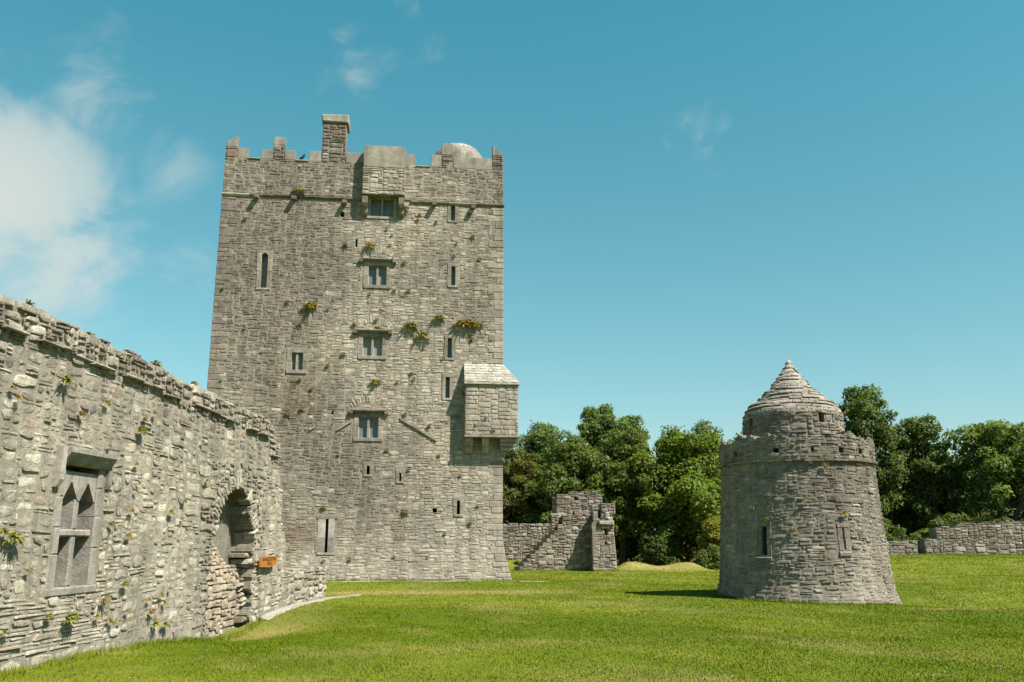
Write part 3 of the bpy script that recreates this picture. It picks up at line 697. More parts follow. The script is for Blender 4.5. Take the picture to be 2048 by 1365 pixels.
def hall_wall():
    rnd = random.Random(101); cu, cv = .060, .050; V0 = -.62
    nu, nv = int((12.1 - HU0) / cu), int((4.66 - V0) / cv)
    solid = np.zeros((nv, nu), bool); hole = np.zeros((nv, nu), bool); nost = np.zeros((nv, nu), bool); arch = np.zeros((nv, nu), bool)
    for j in range(nv):
        for i in range(nu):
            u, v = HU0 + (i + .5) * cu, V0 + (j + .5) * cv
            inside = v < hall_top(u) and u < hall_end(v)
            ar = -.6 < v < arch_top(u + .10 * math.sin(v * 9.0 + 1.3 * (u > 8)) + .05 * math.sin(v * 23))
            wi = 1.33 < u < 2.27 and .95 < v < 2.66
            solid[j, i] = inside and not ar and not wi; hole[j, i] = wi; arch[j, i] = ar and inside
            nost[j, i] = 1.20 < u < 2.42 and .90 < v < 2.88
    # arch recess gets its own depth
    g = Geo(); mortar(g, MH, solid, hole | arch, cu, cv, (.37, .355, .30), HU0, V0, hole_depth=.46, air_depth=1.05, colf=lambda u, v: scl((.40, .385, .325), 1 + .15 * float(hw2(u, v))))
    g2 = Geo(); solid2 = solid | hole | arch
    # rear face, coarse
    for j in range(0, nv, 4):
        for i in range(0, nu, 6):
            blk = solid2[j:j + 4, i:i + 6]
            if blk.all(): g.add([MH(HU0 + i * cu, V0 + j * cv, -1.05), MH(HU0 + (i + 6) * cu, V0 + j * cv, -1.05), MH(HU0 + (i + 6) * cu, V0 + (j + 4) * cv, -1.05), MH(HU0 + i * cu, V0 + (j + 4) * cv, -1.05)], [(0, 3, 2, 1)], (.3, .28, .25))
            else:
                for jj in range(j, min(nv, j + 4)):
                    for ii in range(i, min(nu, i + 6)):
                        if solid2[jj, ii]: g.add([MH(HU0 + ii * cu, V0 + jj * cv, -1.05), MH(HU0 + (ii + 1) * cu, V0 + jj * cv, -1.05), MH(HU0 + (ii + 1) * cu, V0 + (jj + 1) * cv, -1.05), MH(HU0 + ii * cu, V0 + (jj + 1) * cv, -1.05)], [(0, 3, 2, 1)], (.3, .28, .25))
    mk('wall_core', g, M_MORT, hall)
    items = []
    UU, VV = np.meshgrid(HU0 + (np.arange(nu) + .5) * cu, V0 + (np.arange(nv) + .5) * cv); thin = (UU < 2.3 + .5 * np.sin(VV * 6)) & (VV > .14) & (VV < .80 + .08 * np.sin(UU * 3))
    boul = VV < .16
    rects = pack(solid & ~nost & ~thin & ~boul, cu, cv, SZ_HALL, rnd, HU0, V0) + pack(solid & ~nost & thin & ~boul, cu, cv, [(12, 1, 3), (9, 1, 4), (7, 1, 3), (15, 1, 2), (8, 2, 2), (5, 1, 2), (11, 2, 1)], rnd, HU0, V0) + pack(solid & ~nost & boul, cu, cv, [(12, 6, 2), (9, 6, 3), (7, 5, 3), (5, 4, 3), (14, 7, 1), (4, 3, 2)], rnd, HU0, V0)
    for (a, b, c, d) in rects:
        u, v = (a + b) / 2, (c + d) / 2; gg = Geo(); top = v > hall_top(u) - .42
        pr = rnd.choice((rnd.uniform(.002, .008), rnd.uniform(.003, .012), rnd.uniform(.005, .028))) + (.03 if top else 0)
        if abs(u - 7.92) < 1.75 and v < 3.2: pr = rnd.uniform(.006, .04)
        stone(gg, MH, a, b, c, d, rnd, hall_col(u, v, rnd), joint=.005, proud=pr, bulge=.006, cut=.28, tilt=.05, warp=H_WARP, jit=.34)
        if gg.v: items.append(((b - a) * (d - c) * (3 if a > -.9 else .2), gg))
    emit(items, hall, M_HALL)
    # capping stones lying along the top
    u = HU0
    while u < 10.3:
        w = rnd.uniform(.28, .65); gg = Geo(); z = hall_top(u + w / 2)
        for (d0, d1) in ((-1.08, -.5), (-.52, .04 + rnd.uniform(-.012, .012))):
            h = rnd.uniform(.045, .065); stone(gg, lambda x, y, d: MH(x, z - .03 + d * 1.0, y), u, u + w, d0, d1, rnd, scl((.40, .385, .335), rnd.uniform(.75, 1.2)), joint=.012, proud=h, bulge=.008, cut=.16, tilt=.02, d0=-.06, jit=.05)
        mk('capping_stone', gg, M_HALL, hall); u += w
    # thin projecting slabs under the coping
    u = HU0
    while u < 9.9:
        w = rnd.uniform(.3, .8); z = hall_top(u + w / 2) - .38 + rnd.uniform(-.010, .010)
        if rnd.random() < .82:
            gg = Geo(); box(gg, MH, u + .01, u + w - .01, z, z + rnd.uniform(.025, .045), -.05, rnd.uniform(.07, .11), scl((.32, .30, .26), rnd.uniform(.8, 1.1)), .012, rnd, .012); mk('ledge_slab', gg, M_HALL, hall)
        u += w
    # voussoirs of the broken arch
    k = 0; s = 6.80
    pts = [(x, arch_top(x)) for x in np.linspace(6.74, 9.10, 160)]; L_ = [0]
    for p, q in zip(pts, pts[1:]): L_.append(L_[-1] + math.hypot(q[0] - p[0], q[1] - p[1]))
    t = .05
    while t < L_[-1] - .05:
        w = rnd.uniform(.07, .13); i = min(len(pts) - 2, int(np.searchsorted(L_, t + w / 2)))
        p, q = pts[max(0, i - 2)], pts[min(len(pts) - 1, i + 2)]; tx, ty = q[0] - p[0], q[1] - p[1]; l = math.hypot(tx, ty); tx /= l; ty /= l; nx, ny = -ty, tx
        if nx * (pts[i][0] - 7.92) + ny * 1 < 0 and ny < 0: nx, ny = -nx, -ny
        t += w
        if rnd.random() < .3: continue
        px, py = pts[i]; h = rnd.uniform(.18, .40) if py > 1.75 else rnd.uniform(.06, .16); gg = Geo()
        def MV(u, v, d): return MH(px + tx * u + nx * v, py + ty * u + ny * v, d)
        stone(gg, MV, -w / 2, w / 2, -.07 * rnd.random(), h, rnd, scl((.40, .385, .34), rnd.uniform(.7, 1.15)), joint=.006, proud=rnd.uniform(.018, .05), bulge=.014, cut=.4, d0=-.22); mk('voussoir', gg, M_HALL, hall)
    # broken far jamb: stones sticking out of the recess side
    z = -.45
    while z < 1.5:
        h = rnd.uniform(.06, .15); e = rnd.choice((-.1, -.1, .02, .05, .14)) + rnd.uniform(0, .05); gg = Geo(); u1 = 9.05 + .08 * math.sin(z * 9)
        box(gg, MH, u1 - e, u1 + .15, z + .012, z + h - .012, -.44, rnd.uniform(-.25, -.02), scl((.37, .345, .29), rnd.uniform(.8, 1.15)), .03, rnd, .03); mk('jamb_stone', gg, M_HALL, hall); z += h
    # rubble blocking at the back of the recess
    items = []; ok = np.zeros((44, 34), bool)
    for j in range(44):
        for i in range(34):
            u, v = 6.7 + (i + .5) * .072, -.55 + (j + .5) * .075; ok[j, i] = v < arch_top(u) - .02 and v < 1.35 + .3 * math.sin(u * 2.7)
    for (a, b, c, d) in pack(ok, .072, .075, SZ_RUBBLE, rnd, 6.7, -.55):
        gg = Geo(); stone(gg, lambda u, v, d_: MH(u, v, d_ - .24 - .18 * float(sm(v, .6, 1.5))), a, b, c, d, rnd, mixc(hall_col(a, 1, rnd), (.38, .325, .25), .65), joint=.004, proud=rnd.uniform(.005, .03), bulge=.015, cut=.4, tilt=.1, d0=-.4); items.append(((b - a) * (d - c), gg))
    emit(items, hall, M_HALL, 'blocking_stone')
hall_wall()

def hall_window():
    rnd = random.Random(55)
    def dc(k=1): return scl((.37, .36, .33), k * rnd.uniform(.88, 1.1))
    a, b, c, d = 1.36, 2.24, .98, 2.56; m = (a + b) / 2; T0, T1 = 1.66, 1.76; D0 = -.44
    g = Geo()
    for (u0, u1, zs) in ((1.17, a, (.92, 1.42, 1.78, 2.2, 2.6)), (b, 2.44, (.92, 1.5, 1.95, 2.36, 2.6))):
        for p, q in zip(zs, zs[1:]):
            x0, x1 = (u0 + rnd.uniform(-.02, .1), u1) if u0 < 1.3 else (u0, u1 - rnd.uniform(-.02, .1)); box(g, MH, x0, x1, p + .004, q - .004, D0, rnd.uniform(.004, .02), dc(), .014)
    w = mk('window', g, M_DRESS, hall)
    g = Geo(); box(g, MH, 1.15, 2.46, .86, .975, D0, .03, dc(.95), .02); mk('sill', g, M_DRESS, w)
    g = Geo(); box(g, MH, m - .055, m + .055, c, T0, D0 + .2, -.03, dc(1.05), .02); box(g, MH, m - .055, m + .055, T1, 2.32, D0 + .2, -.03, dc(1.05), .02); mk('mullion', g, M_DRESS, w)
    g = Geo(); box(g, MH, a, b, T0, T1, D0 + .2, -.026, dc(1.0), .02); mk('transom', g, M_DRESS, w)
    # ogee heads
    for (p, q) in ((a, m - .0), (m + .0, b)):
        g = Geo(); x0, x1 = p + .03, q - .03; n = 9; cx = (x0 + x1) / 2; hw_ = (x1 - x0) / 2
        pr = []
        for k in range(n + 1):
            t = k / n; x = x0 + (x1 - x0) * t; q_ = abs(t - .5) * 2
            pr.append((x, 2.16 + .30 * (1 - q_) ** .8 * (.75 + .25 * (1 - q_) ** 3)))
        top = 2.56; prism(g, MH, [(p + .001, 2.16), (x0, 2.16), (x0, top), (p + .001, top)], D0 + .2, -.02, dc())
        for k in range(n):
            prism(g, MH, [(pr[k][0], pr[k][1]), (pr[k + 1][0], pr[k + 1][1]), (pr[k + 1][0], top), (pr[k][0], top)], D0 + .2, -.02, dc())
        prism(g, MH, [(x1, 2.16), (q - .001, 2.16), (q - .001, top), (x1, top)], D0 + .2, -.02, dc()); mk('light_head', g, M_DRESS, w)
    g = Geo(); side_prism(g, MH, [(-.2, 2.64), (.04, 2.64), (.09, 2.68), (.17, 2.80), (.17, 2.86), (-.2, 2.9)], 1.16, 2.44, dc(.7))
    mk('hood_mould', g, M_HALL, w)
    g = Geo(); side_prism(g, MH, [(-.1, 2.30), (.06, 2.32), (.11, 2.42), (.12, 2.86), (-.1, 2.9)], 1.05, 1.155, dc(1.15)); mk('hood_stop', g, M_DRESS, w)
    g = Geo(); side_prism(g, MH, [(-.1, 2.34), (.04, 2.36), (.06, 2.42), (.06, 2.86), (-.1, 2.9)], 2.445, 2.54, dc(.9)); mk('hood_stop', g, M_DRESS, w)
hall_window()

def wall_stub():
    rnd = random.Random(66); o = thing('low_wall', MH(13.6, 0, 0), 'low broken stub of rubble wall beside the gravel strip, past the archway', 'wall')
    cu, cv = .09, .075; nu, nv = int(3.6 / cu), 18; solid = np.zeros((nv, nu), bool)
    for j in range(nv):
        for i in range(nu): solid[j, i] = -.45 + (j + .5) * cv < .82 + .06 * math.sin(i * .7)
    g = Geo(); mortar(g, MH, solid, None, cu, cv, (.38, .36, .31), 11.7, -.45, air_depth=.8); mk('wall_core', g, M_MORT, o)
    it = []
    for (a, b, c, d) in pack(solid, cu, cv, SZ_HALL, rnd, 11.7, -.45):
        gg = Geo(); stone(gg, MH, a, b, c, d, rnd, hall_col(a, 1.2, rnd), proud=rnd.uniform(.01, .05), bulge=.018, cut=.32, tilt=.08, warp=H_WARP); it.append(((b - a) * (d - c), gg))
    emit(it, o, M_HALL)
    u = 11.7
    while u < 15.25:
        w = rnd.uniform(.3, .6); gg = Geo(); stone(gg, lambda x, y, d: MH(x, .83 + d, y), u, min(u + w, 15.3), -.82, .04, rnd, hall_col(u, 1, rnd), proud=rnd.uniform(.03, .1), bulge=.02); mk('capping_stone', gg, M_HALL, o); u += w
wall_stub()

# ------------------------------------------------------------------ round watchtower
wt1, wt2 = Wave(51, .6, 1.6), Wave(52, 2, 5)
def watch():
    rnd = random.Random(202); o = thing('watchtower', (WX, WY, 0), 'squat round rubble watchtower with conical stone roof standing on the lawn', 'tower')
    RB = 2.4; per = 2 * math.pi * RB
    def rad(v): return 2.14 + .25 * max(0, (3.72 - v) / 3.72) ** 1.25 + .09 * max(0, (.5 - v) / .5) ** 1.5
    def th(u): return u / RB + math.pi / 2 + .35          # seam at the back
    def MW(u, v, d):
        r_ = rad(v) + d if v < 3.74 else 2.17 + d
        a = th(u); return (WX + r_ * math.cos(a), WY + r_ * math.sin(a), v)
    def col(u, v):
        t = .5 + .3 * wt1(u, v) + rnd.gauss(0, .22); t = min(1, max(0, t))
        c = mixc((.20, .175, .155), (.36, .33, .285), t)
        if rnd.random() < .05: c = mixc(c, (.54, .54, .49), .75)
        if rnd.random() < .08: c = mixc(c, (.30, .22, .17), .6)
        return scl(c, rnd.uniform(.82, 1.15))
    def uof(x):   # u for a facing direction: x offset on the near side seen from the camera
        ang = math.atan2(-WY, -WX) ; return ((ang + math.asin(x / 2.35) * 1.0 - math.pi / 2 - .35) % (2 * math.pi)) * RB
    cv = .050; nu = 176; cu = per / nu; V0 = -.42; nv = int((4.52 - V0) / cv) + 1
    solid = np.zeros((nv, nu), bool); hole = np.zeros((nv, nu), bool); nost = np.zeros((nv, nu), bool)
    slits = [(uof(-.98), 1.22, 1.98, .12, .22), (uof(1.12), 1.36, 1.92, .07, .18)]
    holes = [uof(x) for x in (-1.75, -.55, .50, 1.30, 1.85, 2.17)]
    ph = [rnd.uniform(0, 6) for _ in range(6)]
    for j in range(nv):
        for i in range(nu):
            u, v = (i + .5) * cu, V0 + (j + .5) * cv; a = u / RB
            top = 4.40 + .06 * math.sin(a * 5 + ph[0]) + .05 * math.sin(a * 13 + ph[1]) + .04 * math.sin(a * 29 + ph[2])
            hh = any(abs(u - s[0]) < s[3] and s[1] < v < s[2] for s in slits) or any(abs(u - x) < .07 and 3.92 < v < 4.07 for x in holes)
            solid[j, i] = v < top and not hh; hole[j, i] = hh
            nost[j, i] = any(abs(u - s[0]) < s[4] and s[1] - .12 < v < s[2] + .15 for s in slits) or 3.70 < v < 3.80
    g = Geo(); mortar(g, MW, solid, hole, cu, cv, (.33, .32, .27), 0, V0, hole_depth=.38, air_depth=.42, colf=lambda u, v: scl((.31, .30, .255), 1 + .2 * float(wt1(u, v)))); 
    # inner face of the parapet and wall walk
    n = 48; b = len(g.v)
    for z in (3.95, 4.40):
        for k in range(n): a = k / n * 6.2832; g.v.append((WX + 1.76 * math.cos(a), WY + 1.76 * math.sin(a), z)); g.c.append((.28, .26, .23))
    for k in range(n): g.f.append((b + k, b + n + k, b + n + (k + 1) % n, b + (k + 1) % n))
    g.f.append(tuple(b + k for k in range(n)))
    mk('wall_core', g, M_MORT, o)
    it = []; camdir = Vector((-WX, -WY)).normalized()
    W_W = (lambda u, v: .02 * wt1(u, v) + .012 * wt2(u, v), lambda u, v: .045 * wt1(v, u) + .012 * wt2(v, u))
    SZ = [(5, 2, 5), (4, 2, 5), (3, 2, 5), (4, 1, 5), (3, 1, 5), (5, 3, 2), (4, 3, 2), (6, 2, 3), (2, 1, 4), (2, 2, 3), (6, 1, 4), (3, 3, 1), (7, 2, 1.5)]
    for (a, b_, c, d) in pack(solid & ~nost, cu, cv, SZ, rnd, 0, V0):
        gg = Geo(); stone(gg, MW, a, b_, c, d, rnd, col((a + b_) / 2, c), joint=.007, proud=rnd.choice((rnd.uniform(.003, .012), rnd.uniform(.005, .02), rnd.uniform(.008, .036))), bulge=.008, cut=.3, tilt=.08, warp=W_W, jit=.34)
        if gg.v:
            t = th((a + b_) / 2); f = math.cos(t) * camdir.x + math.sin(t) * camdir.y
            it.append(((b_ - a) * (d - c) * max(.02, f), gg))
    emit(it, o, M_WATCH)
    # projecting string of thin slabs under the parapet
    k = 0; u = 0
    while u < per:
        w = min(rnd.uniform(.3, .6), per - u); gg = Geo(); z = 3.715 + rnd.uniform(-.012, .012)
        n3 = 3; vs = []
        for q in range(n3 + 1):
            a = th(u + .008 + (w - .016) * q / n3); pd = rnd.uniform(.0, .03)
            for (r_, zz) in ((2.05, z), (2.215 + pd, z), (2.22 + pd, z + .055), (2.05, z + .07)): vs.append((WX + r_ * math.cos(a), WY + r_ * math.sin(a), zz))
        fs = [(0, 3, 2, 1), (4 * n3, 4 * n3 + 1, 4 * n3 + 2, 4 * n3 + 3)]
        for q in range(n3):
            for e in range(4): fs.append((4 * q + e, 4 * q + (e + 1) % 4, 4 * q + 4 + (e + 1) % 4, 4 * q + 4 + e))
        gg.add(vs, fs, col(u, 3)); mk('string_slab', gg, M_WATCH, o); u += w
    # two keyhole loops
    for i, (u0, z0, z1, hw_, sw) in enumerate(slits):
        g = Geo(); k = (.29, .27, .24) if i else (.24, .22, .20)  # left loop's frame darker: shade of that side put into its colour
        n = 2; zz = [z0 - .02, z0 + (z1 - z0) * .55, z1 + .02]
        for q in range(2):
            box(g, MW, u0 - sw, u0 - hw_ + .045, zz[q] + .003, zz[q + 1] - .003, -.3, .018, scl(k, rnd.uniform(.9, 1.1)), .012); box(g, MW, u0 + hw_ - .045, u0 + sw, zz[q] + .003, zz[q + 1] - .003, -.3, .018, scl(k, rnd.uniform(.9, 1.1)), .012)
        box(g, MW, u0 - sw, u0 + sw, z1 + .022, z1 + .13, -.3, .03, k, .012); w = mk('slit_window', g, M_WATCH, o)
        g = Geo(); side_prism(g, MW, [(-.3, z0 - .14), (.05, z0 - .14), (.07, z0 - .06), (.0, z0 - .022), (-.3, z0 - .022)], u0 - sw, u0 + sw, scl(k, 1.1)); mk('sill', g, M_DRESS, w)
    # drum under the roof
    RD = 1.40; per2 = 2 * math.pi * RD; nu2, cv2 = 96, .075; V1 = 3.96; nv2 = int((5.28 - V1) / cv2); cu2 = per2 / nu2
    def MD(u, v, d):
        a = u / RD + math.pi / 2 + .35; r_ = RD + d + .03 * (5.2 - v); return (WX + r_ * math.cos(a), WY + r_ * math.sin(a), v)
    def uof2(x): ang = math.atan2(-WY, -WX); return ((ang + math.asin(x / RD) - math.pi / 2 - .35) % (2 * math.pi)) * RD
    s2 = np.ones((nv2, nu2), bool); h2 = np.zeros((nv2, nu2), bool)
    for j in range(nv2):
        for i in range(nu2):
            u, v = (i + .5) * cu2, V1 + (j + .5) * cv2
            for x in (-1.18, .82):
                if abs(u - uof2(x)) < .09 and 4.88 < v < 5.2: s2[j, i] = False; h2[j, i] = True
    g = Geo(); mortar(g, MD, s2, h2, cu2, cv2, (.31, .30, .26), 0, V1, hole_depth=.35, air_depth=0); dr = mk('drum', g, M_MORT, o)
    it = []
    for (a, b_, c, d) in pack(s2, cu2, cv2, SZ, rnd, 0, V1):
        gg = Geo(); stone(gg, MD, a, b_, c, d, rnd, col(a, c + 5), joint=.009, proud=rnd.uniform(.012, .045), bulge=.015, cut=.3, tilt=.08); 
        t = (a + b_) / 2 / RD + math.pi / 2 + .35; it.append(((b_ - a) * (d - c) * max(.02, math.cos(t) * camdir.x + math.sin(t) * camdir.y), gg))
    emit(it, dr, M_WATCH, keep=120)
    # corbelled conical roof in courses of slabs
    prof = [(5.12, 1.425), (5.22, 1.415), (5.34, 1.36), (5.46, 1.26), (5.58, 1.11), (5.70, .96), (5.82, .83), (5.94, .71), (6.06, .60), (6.18, .50), (6.30, .41), (6.42, .32), (6.54, .235), (6.66, .155), (6.76, .10), (6.84, .05)]
    g = Geo(); n = 40
    for (z, r_) in prof:
        for k in range(n): a = k / n * 6.2832; g.v.append((WX + (r_ - .03) * math.cos(a), WY + (r_ - .03) * math.sin(a), z)); g.c.append((.33, .32, .28))
    for j in range(len(prof) - 1):
        for k in range(n): g.f.append((j * n + k, j * n + (k + 1) % n, (j + 1) * n + (k + 1) % n, (j + 1) * n + k))
    g.f.append(tuple((len(prof) - 1) * n + k for k in range(n))); ro = mk('roof', g, M_MORT, o)
    it = []
    fine = []
    for (z, r_), (z2, r2) in zip(prof, prof[1:]):
        fine.append((z, r_, (z + z2) / 2, (r_ + r2) / 2)); fine.append(((z + z2) / 2, (r_ + r2) / 2, z2, r2))
    for (z, r_, z2, r2) in fine:
        m = max(3, int(2 * math.pi * r_ / rnd.uniform(.28, .42))); off = rnd.uniform(0, 6); cuts = sorted(rnd.uniform(-.3, .3) + k for k in range(m)); wob = rnd.uniform(0, 6)
        for k in range(m):
            a0 = off + cuts[k] / m * 6.2832; a1 = off + (cuts[(k + 1) % m] + (m if k == m - 1 else 0)) / m * 6.2832
            vs = []; q = 3; lip = rnd.uniform(.0, .014); dz = .04 * math.sin(a0 * 2 + wob) + rnd.uniform(-.014, .014)
            for e in range(q + 1):
                a = a0 + .012 / max(.1, r_) + (a1 - a0 - .024 / max(.1, r_)) * e / q; jl = lip + rnd.uniform(-.008, .008)
                for (rr, zz) in ((r_ - .06, z + dz), (r_ + jl, z + dz - .005), (r_ + jl - .006, z + dz + .028), (r2 + .006, z2 + dz), (r2 - .06, z2 + dz)):
                    rr = max(.005, rr); vs.append((WX + rr * math.cos(a), WY + rr * math.sin(a), zz))
            fs = [tuple(range(4, -1, -1)), tuple(5 * q + e for e in range(5))]
            for e in range(q):
                for w in range(5): fs.append((5 * e + w, 5 * e + (w + 1) % 5, 5 * e + 5 + (w + 1) % 5, 5 * e + 5 + w))
            gg = Geo(); gg.add(vs, fs, scl(mixc((.32, .295, .265), (.46, .44, .395), min(1, rnd.random() * .5 + .3 * (z - 5.2))), rnd.uniform(.9, 1.1)))
            t = (a0 + a1) / 2; it.append((r_ * max(.02, .3 + math.cos(t) * camdir.x + math.sin(t) * camdir.y), gg))
    emit(it, ro, M_WATCH, 'roof_slab', 220, 'roof_stonework')
    g = Geo(); prof2 = [(.075, 6.78), (.08, 6.84), (.05, 6.90), (.01, 6.92)]; n = 9
    for (r_, z) in prof2:
        for k in range(n): a = k / n * 6.2832; g.v.append((WX + r_ * math.cos(a), WY + r_ * math.sin(a), z)); g.c.append((.5, .48, .42))
    for j in range(3):
        for k in range(n): g.f.append((j * n + k, j * n + (k + 1) % n, (j + 1) * n + (k + 1) % n, (j + 1) * n + k))
    g.f.append(tuple(3 * n + k for k in range(n))); mk('cap_stone', g, M_ROOFST, ro)
watch()

# ------------------------------------------------------------------ far ruin with stairs, and boundary walls
fw1 = Wave(61, .8, 2)
def far_col(u, v, rnd, dark=0.):
    t = min(1, max(0, .5 + .3 * fw1(u, v) + rnd.gauss(0, .28) - dark)); c = mixc((.19, .17, .15), (.40, .37, .32), t)
    if rnd.random() < .07: c = (.47, .46, .42)
    if rnd.random() < .08: c = mixc(c, (.30, .21, .16), .6)
    return scl(c, rnd.uniform(.85, 1.12))
def panel(o, M, u0, u1, v0, topf, rnd, holes=(), cu=.1, cv=.085, depth=.8, keep=120, dark=0., name='stone', leftf=None, rightf=None):
    vmax = max(topf(u0 + (u1 - u0) * t / 60) for t in range(61)); nu, nv = max(1, int(round((u1 - u0) / cu))), max(1, int(math.ceil((vmax - v0) / cv))); cu = (u1 - u0) / nu
    solid = np.zeros((nv, nu), bool); hole = np.zeros((nv, nu), bool)
    for j in range(nv):
        for i in range(nu):
            u, v = u0 + (i + .5) * cu, v0 + (j + .5) * cv; h = any(a < u < b and c < v < d for a, b, c, d in holes)
            ins = v < topf(u) and (leftf is None or u > leftf(v)) and (rightf is None or u < rightf(v)); solid[j, i] = ins and not h; hole[j, i] = ins and h
    g = Geo(); mortar(g, M, solid, hole, cu, cv, (.30, .285, .245), u0, v0, hole_depth=.35, air_depth=depth)
    for j in range(nv):      # rear face
        for i in range(nu):
            if solid[j, i] or hole[j, i]:
                a, b, c, d = u0 + i * cu, u0 + (i + 1) * cu, v0 + j * cv, v0 + (j + 1) * cv; g.add([M(a, c, -depth), M(a, d, -depth), M(b, d, -depth), M(b, c, -depth)], [(0, 1, 2, 3)], (.28, .265, .235))
    core = mk('wall_core', g, M_MORT, o); it = []
    for (a, b, c, d) in pack(solid, cu, cv, SZ_RUBBLE, rnd, u0, v0):
        gg = Geo(); stone(gg, M, a, b, c, d, rnd, far_col(a, c, rnd, dark), joint=.011, proud=rnd.uniform(.012, .05), bulge=.015, cut=.3, tilt=.08)
        if gg.v: it.append(((b - a) * (d - c), gg))
    emit(it, o, M_FAR, name, keep)
def stair_ruin():
    rnd = random.Random(303); Y0 = 50.0; o = thing('stair_ruin', (3, Y0, 0), 'ruined wall end with a flight of stone steps and a buttress, before the trees', 'ruin')
    def P(y): return plane_map((0, y), (1, 0), (0, -1))
    # stair block: sloping front, steps on top
    n = 10; x0, x1, zt = .22, 2.37, 3.02
    def stair_top(u):
        if u > 2.5: return 2.5 if u < 2.8 else (3.0 + .05 * math.sin(u * 9))
        k = min(n - 1, int((u - x0 - .20) / (x1 - x0) * n)) if u > x0 + .20 else -1
        return max(.0, min(zt, (k + 1) / n * 2.15))
    panel(o, P(Y0), .42, 4.5, -.3, stair_top, rnd, depth=1.3, keep=150, holes=[(2.62, 2.76, 2.5, 2.62)])
    for k in range(n):
        g = Geo(); a = x0 + (x1 - x0) * k / n; z = (k + 1) / n * 2.15; zb = z - 2.15 / n - .02; e = x1 + .45; c = scl((.30, .275, .24), rnd.uniform(.85, 1.15))
        pl = [(a - .09, Y0 + .45), (a + .205, Y0 - .02), (a + .62, Y0 - .02), (a + .62, Y0 + 1.28), (a - .09, Y0 + 1.28)]
        g.add([(p[0], p[1], zb) for p in pl] + [(p[0], p[1], z + .01) for p in pl], [(4, 3, 2, 1, 0), (5, 6, 7, 8, 9)] + [(q, (q + 1) % 5, 5 + (q + 1) % 5, 5 + q) for q in range(5)], c); mk('step', g, M_FAR, o)
    # splayed left end of the tall wall
    dd = math.hypot(.36, .5); panel(o, plane_map((2.3, Y0 + 1.5), (.36 / dd, -.5 / dd), (-.5 / dd, -.36 / dd)), 0, dd, 2.2, lambda u: 4.1, rnd, depth=.3, keep=10)
    # newel post at the stair head
    panel(o, P(Y0 + .25), 2.2, 2.6, 2.0, lambda u: 3.02, rnd, depth=.7, keep=8)
    g = Geo(); box(g, P(Y0 + .25), 2.17, 2.63, 3.02, 3.1, -.72, .05, (.42, .41, .36), .012, rnd, .01); mk('capping_stone', g, M_FAR, o)
    # tall wall behind
    panel(o, P(Y0 + 1.0), 2.55, 5.15, -.3, lambda u: 4.18 if u < 3.25 else 4.34 + .02 * math.sin(u * 11), rnd, holes=[(3.55, 3.72, 3.86, 4.06), (3.42, 3.6, 3.0, 3.16)], depth=.9, keep=120, rightf=lambda v: 5.15 - .25 * max(0, v - 4.0) / .3)
    # projecting buttress whose front leans back
    def MB(u, v, d): return (4.36 + (u) * (1 - .0 * v), Y0 - 1.15 + .16 * v - d, v)
    def MB2(u, v, d):
        k = 1.32 - .085 * v; return (4.36 + .03 * v + u * k / 1.32, Y0 - 1.15 + .13 * v - d, v)
    panel(o, MB2, 0, 1.32, -.3, lambda u: 3.15 if u < .3 else (2.62 + .1 * math.sin(u * 8)) if u < .75 else 2.45, rnd, holes=[(.72, .86, 1.42, 1.56), (.68, .95, 1.95, 2.25)], depth=1.5, keep=120)
    panel(o, plane_map((4.37, Y0 + .9), (0, -1), (-1, 0)), 0, 1.95, -.3, lambda u: 3.0 - .25 * u, rnd, depth=.2, keep=0)
    # upper corner wall stepping over the right edge, with a slanted soffit
    panel(o, P(Y0 - .1), 4.95, 5.75, 2.55, lambda u: 3.66 + .03 * math.sin(u * 15), rnd, depth=.95, keep=40, rightf=lambda v: 5.3 + (v - 2.55) * .75 if v < 3.15 else 5.9)
    panel(o, P(Y0 - .05), 4.42, 4.78, 2.4, lambda u: 3.62, rnd, depth=.4, keep=20)
    # fallen slabs on the broken buttress top
    for (a, b, z, t, yy) in ((4.72, 5.55, 2.42, .26, -.95), (4.55, 5.1, 2.70, .08, -.7), (5.1, 5.32, 2.7, .42, -.75), (5.22, 5.5, 2.66, .24, -.85)):
        g = Geo(); M = plane_map((0, Y0 + yy), (1, 0), (0, -1)); box(g, M, a, b, z, z + t, -.5, .12, scl((.46, .455, .41), rnd.uniform(.85, 1.1)), .04, rnd, .05); mk('fallen_slab', g, M_ROOFST, o)
stair_ruin()
